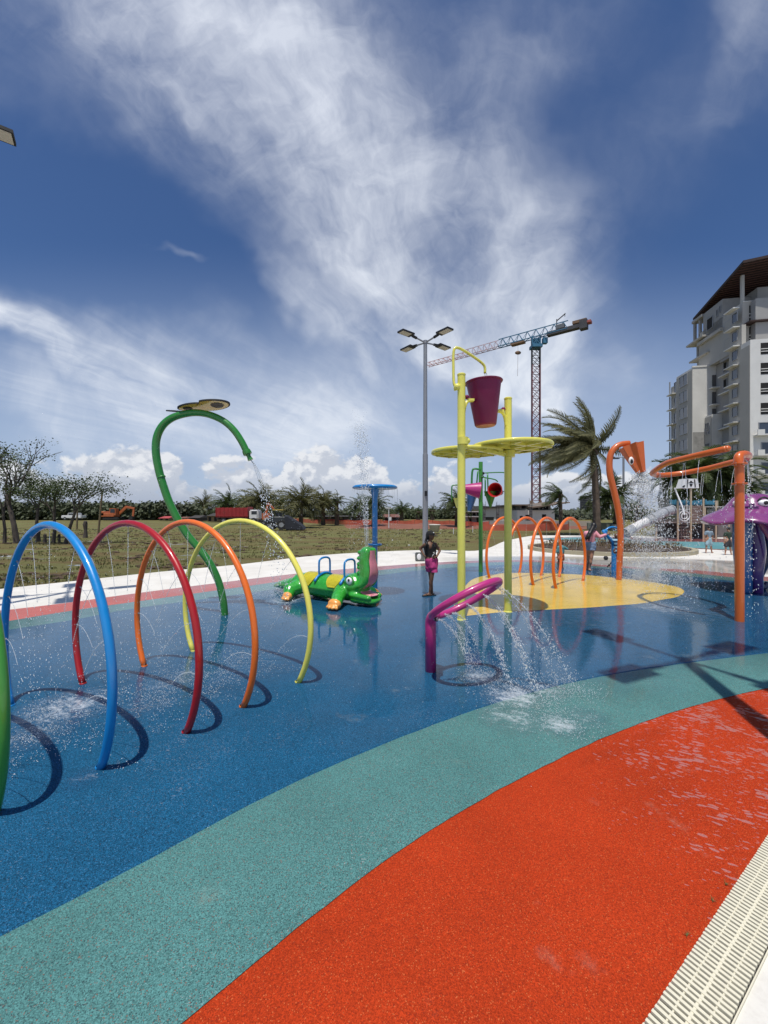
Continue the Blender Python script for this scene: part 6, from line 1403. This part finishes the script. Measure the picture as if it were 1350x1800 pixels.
bm = bmesh.new(); tube(bm, spline([P(1186, 858, 27), P(1190, 868, 27), P(1199, 890, 26.6), P(1203, 905, 26.4)], 4), .05, 6); obj('spray_pipe', bm, MW, t)
# white tipping bucket sign
bt = thing('tipping_bucket_sign', 'white tapered tipping bucket with black hat and heart emblem above the ship playground', 'bucket', P(1213, 858, 26.9)); bt['_w'] = list(bt.location); Y = 26.9
bm = bmesh.new(); pf_ = [(1198, 858), (1229, 858), (1226.5, 841.5), (1203.5, 841.5)]; va = [bm.verts.new(P(a, b, Y)) for a, b in pf_]; vb = [bm.verts.new(v.co+Vector((0, .55, 0))) for v in va]; bm.faces.new(va[::-1]); bm.faces.new(vb)
for i in range(4): bm.faces.new((va[i], va[(i+1) % 4], vb[(i+1) % 4], vb[i]))
bmesh.ops.recalc_face_normals(bm, faces=bm.faces); obj('bucket', bm, MW, bt)
def mark(pts, name='emblem'):
    bm = bmesh.new(); va = [bm.verts.new(P(a, b, Y-.02)) for a, b in pts]; vb = [bm.verts.new(v.co+Vector((0, .018, 0))) for v in va]; bm.faces.new(va); bm.faces.new(vb[::-1])
    for i in range(len(va)): bm.faces.new((va[i], va[(i+1) % len(va)], vb[(i+1) % len(va)], vb[i]))
    bmesh.ops.recalc_face_normals(bm, faces=bm.faces); obj(name, bm, BLACK, bt)
mark([(1207, 857), (1209, 857), (1210.3, 842.5), (1208.5, 842.5)], 'stripe'); mark([(1221.5, 857), (1223.5, 857), (1222, 842.5), (1220.2, 842.5)], 'stripe')
mark([(1210.5, 849), (1219.5, 849), (1219, 847.8), (1217, 847.5), (1216.3, 845.2), (1213.8, 845.2), (1213, 847.5), (1211, 847.8)]); mark([(1212.5, 851), (1213.7, 850.2), (1215, 851), (1216.3, 850.2), (1217.5, 851), (1217, 853.3), (1215, 855.6), (1213, 853.3)])
mark([(1199.5, 855.5), (1201, 854), (1204.5, 852.5), (1204, 855.5), (1201, 857)], 'small_mark')
bm = bmesh.new(); tube(bm, [P(1214, 858, Y+.3), P(1214.5, 880, Y+.3)], .06, 8); obj('pole', bm, TAN, bt)
# black ball on the pavement
q = g(1065, 984); bm = bmesh.new(); ball(bm, (0, 0, .07), .085, sub=2); tag(obj('ball', bm, BLACK, loc=q, smooth=True), 'small black ball on the wet pavement left of the blue cannon', 'ball')
# ============================================================ water
def water_mat():
    m = bpy.data.materials.new('water_drops'); m.use_nodes = True; b = m.node_tree.nodes['Principled BSDF']
    b.inputs['Base Color'].default_value = (.90, .94, .97, 1); b.inputs['Roughness'].default_value = .06; b.inputs['Transmission Weight'].default_value = .45; b.inputs['IOR'].default_value = 1.33; b.inputs['Specular IOR Level'].default_value = .8
    return m
WM = water_mat()
OCT = [(0, 0, 1), (1, 0, 0), (0, 1, 0), (-1, 0, 0), (0, -1, 0), (0, 0, -1)]; OF = [(0, 1, 2), (0, 2, 3), (0, 3, 4), (0, 4, 1), (5, 2, 1), (5, 3, 2), (5, 4, 3), (5, 1, 4)]
class Drops:
    def __init__(s): s.v = []; s.f = []
    def add(s, p, r, d=None, k=1.):
        n = len(s.v)
        if d is None or k == 1.:
            for o in OCT: s.v.append((p[0]+o[0]*r, p[1]+o[1]*r, p[2]+o[2]*r))
        else:
            t = Vector(d).normalized(); a = t.orthogonal().normalized(); b = t.cross(a)
            for o in OCT: q = a*o[0]*r+b*o[1]*r+t*o[2]*r*k; s.v.append((p[0]+q.x, p[1]+q.y, p[2]+q.z))
        for f in OF: s.f.append(tuple(i+n for i in f))
    def done(s, name, label, group=None):
        me = bpy.data.meshes.new(name); me.from_pydata(s.v, [], s.f); me.materials.append(WM)
        for p in me.polygons: p.use_smooth = True
        o = bpy.data.objects.new(name, me); COL.objects.link(o); return tag(o, label, 'water', group, 'stuff')
G = Vector((0, 0, -9.81)); wr = random.Random(77)
def jet(D, p0, v0, r=.004, T=1., solid=.25, spread=.02, dt=.004, wnd=(-.3, .1), splash=6, dens=1.):
    p0 = Vector(p0); v0 = Vector(v0); t = 0.; wv = Vector((wnd[0], wnd[1], 0))
    while t < T:
        v = v0+G*t; p = p0+v0*t+G*t*t/2+wv*t*t*.5
        if p.z < .015:
            for q in range(splash):
                a = wr.uniform(0, 2*PI); u = wr.uniform(.02, .28); D.add((p.x+math.cos(a)*u, p.y+math.sin(a)*u, .016+wr.random()**3*.16), wr.uniform(.0015, .0045))
            break
        s = t/T
        if s < solid: D.add(p, r*.8, v, max(1.2, v.length*dt/r*1.0))
        elif wr.random() < dens*(1.1-.55*s):
            j = spread*(s+.1); q = p+Vector((wr.gauss(0, j), wr.gauss(0, j), wr.gauss(0, j))); D.add(q, r*wr.uniform(.55, 1.25), v, wr.uniform(1.1, 2.6))
        t += dt*(1 if s < solid else .75)
cols = ['blue', 'red', 'orange', 'yellow', 'green']; sm = ['leftmost small', 'second small', 'third small', 'nearest small']
for i, (noz, c, kz) in enumerate(ARCH):
    D = Drops(); small = i >= 5
    for (p, d) in noz:
        for rep in range(1 if small else 1):
            v = d*wr.uniform(1.5, 2.1)*(.8 if small else 1); jet(D, p, v, .0036 if not small else .0042, 1.1, .20, .06, .0055, dens=.8, splash=18)
            if not small: jet(D, p, v*1.02, .0022, 1.1, .02, .12, .008, dens=.8, splash=20)
    if not small:
        for q in range(26):
            ca = c.x+wr.gauss(0, .42); cb = c.y+wr.gauss(0, .34)
            for w_ in range(wr.randint(8, 46)):
                D.add((ca+wr.gauss(0, .075), cb+wr.gauss(0, .055), .014+abs(wr.gauss(0, .035))*wr.random()), wr.uniform(.001, .0036), (wr.gauss(0, 1), wr.gauss(0, 1), .3), wr.uniform(1, 2.4))
    else:
        for q in range(260): D.add((c.x+wr.gauss(0, .45), c.y+wr.gauss(0, .4), .02+abs(wr.gauss(0, .13))), wr.uniform(.003, .008))
    D.done('water_spray', f'thin water jets falling inside the {sm[i-5]} orange hoop' if small else f'thin water jets falling inside the {cols[i]} hoop', 'water falling inside the hoops')
# magenta ring
D = Drops()
for (a, b) in [((768, 1088), (838, 1195)), ((782, 1080), (842, 1186)), ((795, 1078), (848, 1158)), ((820, 1062), (893, 1192)), ((826, 1065), (903, 1212)), ((850, 1045), (938, 1208)), ((856, 1048), (950, 1216)), ((872, 1032), (983, 1200)), ((876, 1030), (1016, 1208))]:
    p0 = P(a[0], a[1], 4.15); tg = g(b[0], b[1]+10); T = .36; v0 = (tg-p0-G*T*T/2)/T
    for rep, (r_, sp, dn, so_) in enumerate(((.0058, .016, 1., .55), (.0048, .030, 1., .3), (.0034, .055, .9, 0), (.0034, .05, .9, 0))): jet(D, p0, v0*wr.uniform(.97, 1.03), r_, T*1.1, so_, sp, .0028, (0, 0), 45, dn)
for q in range(2300):
    e = wr.choice([(850, 1192, .16), (905, 1215, .2), (940, 1228, .2), (905, 1245, .22), (970, 1262, .2), (1005, 1220, .18), (1000, 1285, .16)]); c = g(e[0], e[1]); D.add((c.x+wr.gauss(0, e[2]), c.y+wr.gauss(0, e[2]*.7), .014+abs(wr.gauss(0, .05))*wr.random()), wr.uniform(.0015, .0042))
D.done('water_spray', 'strong water jets shooting sideways from the tilted magenta ring')
# funnel spout
D = Drops()
for q in range(3600):
    t_ = wr.random()**.8*.72; sp = .06+.42*t_; a = wr.gauss(0, 1)*sp; b = wr.gauss(0, 1)*sp
    p = FUN+Vector((.25*t_+a, b, -.7*t_-.5*9.81*t_*t_*.9+wr.gauss(0, .04)))
    if p.z > .02: D.add(p, wr.uniform(.004, .0125)*(1.2-.4*t_), (a, b, -3), wr.uniform(1, 2.6))
c0 = Vector((FUN.x+.15, FUN.y, 0))
for q in range(5200):
    a = wr.uniform(0, 2*PI); u = abs(wr.gauss(0, 1))*.62; z = .02+abs(wr.gauss(0, .30))*wr.random(); D.add((c0.x+math.cos(a)*u, c0.y+math.sin(a)*u, z), wr.uniform(.0025, .0085))
for k_ in range(46):
    a = wr.uniform(0, 2*PI); v0 = Vector((math.cos(a), math.sin(a), 0))*wr.uniform(.5, 2.3)+Vector((0, 0, wr.uniform(1.8, 4.2))); jet(D, c0+Vector((0, 0, .1)), v0, wr.uniform(.005, .010), 1.2, .06, .08, .010, dens=.8, splash=3)
D.done('water_spray', 'heavy white water pouring from the orange funnel head and splashing up')
# big splash sheet by the slide
D = Drops(); c0 = g(1122, 968)
for k_ in range(70):
    a = wr.uniform(0, PI); v0 = Vector((math.cos(a)*wr.uniform(1, 3.4), wr.gauss(0, .5), wr.uniform(1.6, 4.6))); jet(D, c0+Vector((wr.gauss(0, .3), 0, .1)), v0, wr.uniform(.008, .014), 1.1, .1, .06, .012, dens=.8, splash=2)
D.done('water_spray', 'fan of splashing water between the planting bed and the orange spout')
# orange ring
D = Drops(); n = len(RINGP)
for i in range(24, n-6, 5):
    p = RINGP[i]+Vector((0, 0, -.09))
    for rep in range(2): jet(D, p+Vector((wr.gauss(0, .01), wr.gauss(0, .01), 0)), Vector((wr.gauss(-.05, .12), wr.gauss(0, .1), -.6)), .0062, .8, .30, .04, .006, (-.3, 0), 8, .55)
for i in (20, 22, 25): 
    p = RINGP[i]+Vector((0, 0, -.09)); jet(D, p, Vector((.05, -.1, -.4)), .007, .8, .25, .05, .006, (0, 0), 8, .6)
D.done('water_spray', 'thin curtains of water dropping from the curled orange ring')
# umbrella spout
D = Drops()
for j in range(30):
    a = 2*PI*j/30+wr.uniform(-.1, .1)
    if wr.random() < .35: continue
    p = UMB+Vector((.48*math.cos(a), .48*math.sin(a), -.02)); jet(D, p, Vector((math.cos(a)*.1, math.sin(a)*.1, 0)), .0042, .8, .32, .05, .006, (-.25, 0), 6, .45)
D.done('water_spray', 'water strings dripping from the rim of the blue umbrella disc')
# crocodile snout
D = Drops()
for j in range(3):
    for rep in range(3):
        v = Vector((-.28+.10*j+wr.gauss(0, .05), wr.gauss(0, .06), 7.2+wr.gauss(0, .12))); jet(D, CROCTIP+dd*(.03*j-.03), v, .0075, .55, .14, .045, .004, (-.2, 0), 0, .95)
for q in range(420): 
    s = wr.random(); D.add(CROCTIP+Vector((-.25*s+wr.gauss(0, .11), wr.gauss(0, .1), s*2.9)), wr.uniform(.003, .008)*(1.2-s*.5))
tb = O+Matrix.Rotation(math.atan2(dd.y, dd.x), 3, 'Z') @ Vector((-1.2, -.25, 0))
for q in range(1500): D.add((tb.x+wr.gauss(0, .42), tb.y+wr.gauss(0, .3), .015+abs(wr.gauss(0, .13))*wr.random()), wr.uniform(.0025, .007))
D.done('water_spray', 'two upright water jets from the crocodile snout and foam round its tail')
# loop spout
D = Drops()
for rep in range(3):
    v = Vector((.62+.18*rep, -.1, -.6)); jet(D, LOOPTIP, v, .009, 1.2, .22, .05, .0045, (.3, 0), 20, .9)
for q in range(220):
    D.add(LOOPTIP+Vector((.1+wr.random()*.8, wr.gauss(0, .1), -wr.random()*1.6)), wr.uniform(.002, .006))
D.done('water_spray', 'bright water stream arcing from the tip of the green loop spout')
D = Drops(); jet(D, FEED, Vector((0, 0, -.3)), .008, .2, .9, .02, .004, (0, 0), 0, 1); jet(D, FEED+Vector((.03, 0, 0)), Vector((.05, 0, -.3)), .008, .2, .9, .02, .004, (0, 0), 0, 1)
D.done('water_spray', 'short trickle from the yellow feed pipe into the plum bucket')
# drops blown through the air
D = Drops()
for q in range(900):
    s = wr.random(); px = wr.gauss(520, 260); py = 1110+wr.gauss(0, 90); 
    if py < 960 or px < 0: continue
    b = g(px, min(py+60, 1500)); D.add((b.x+wr.gauss(0, .2), b.y+wr.gauss(0, .2), wr.random()**2*.8+.02), wr.uniform(.0012, .0032))
for q in range(520): D.add((wr.uniform(-6.5, -3.2), wr.uniform(5.5, 8), 2.1+abs(wr.gauss(0, .6))), wr.uniform(.0025, .006))
for q in range(900): D.add((wr.uniform(5.5, 12), wr.uniform(9.5, 15), wr.random()*2.4), wr.uniform(.003, .008))
D.done('water_spray', 'fine drops blown by the wind across the splash pad')
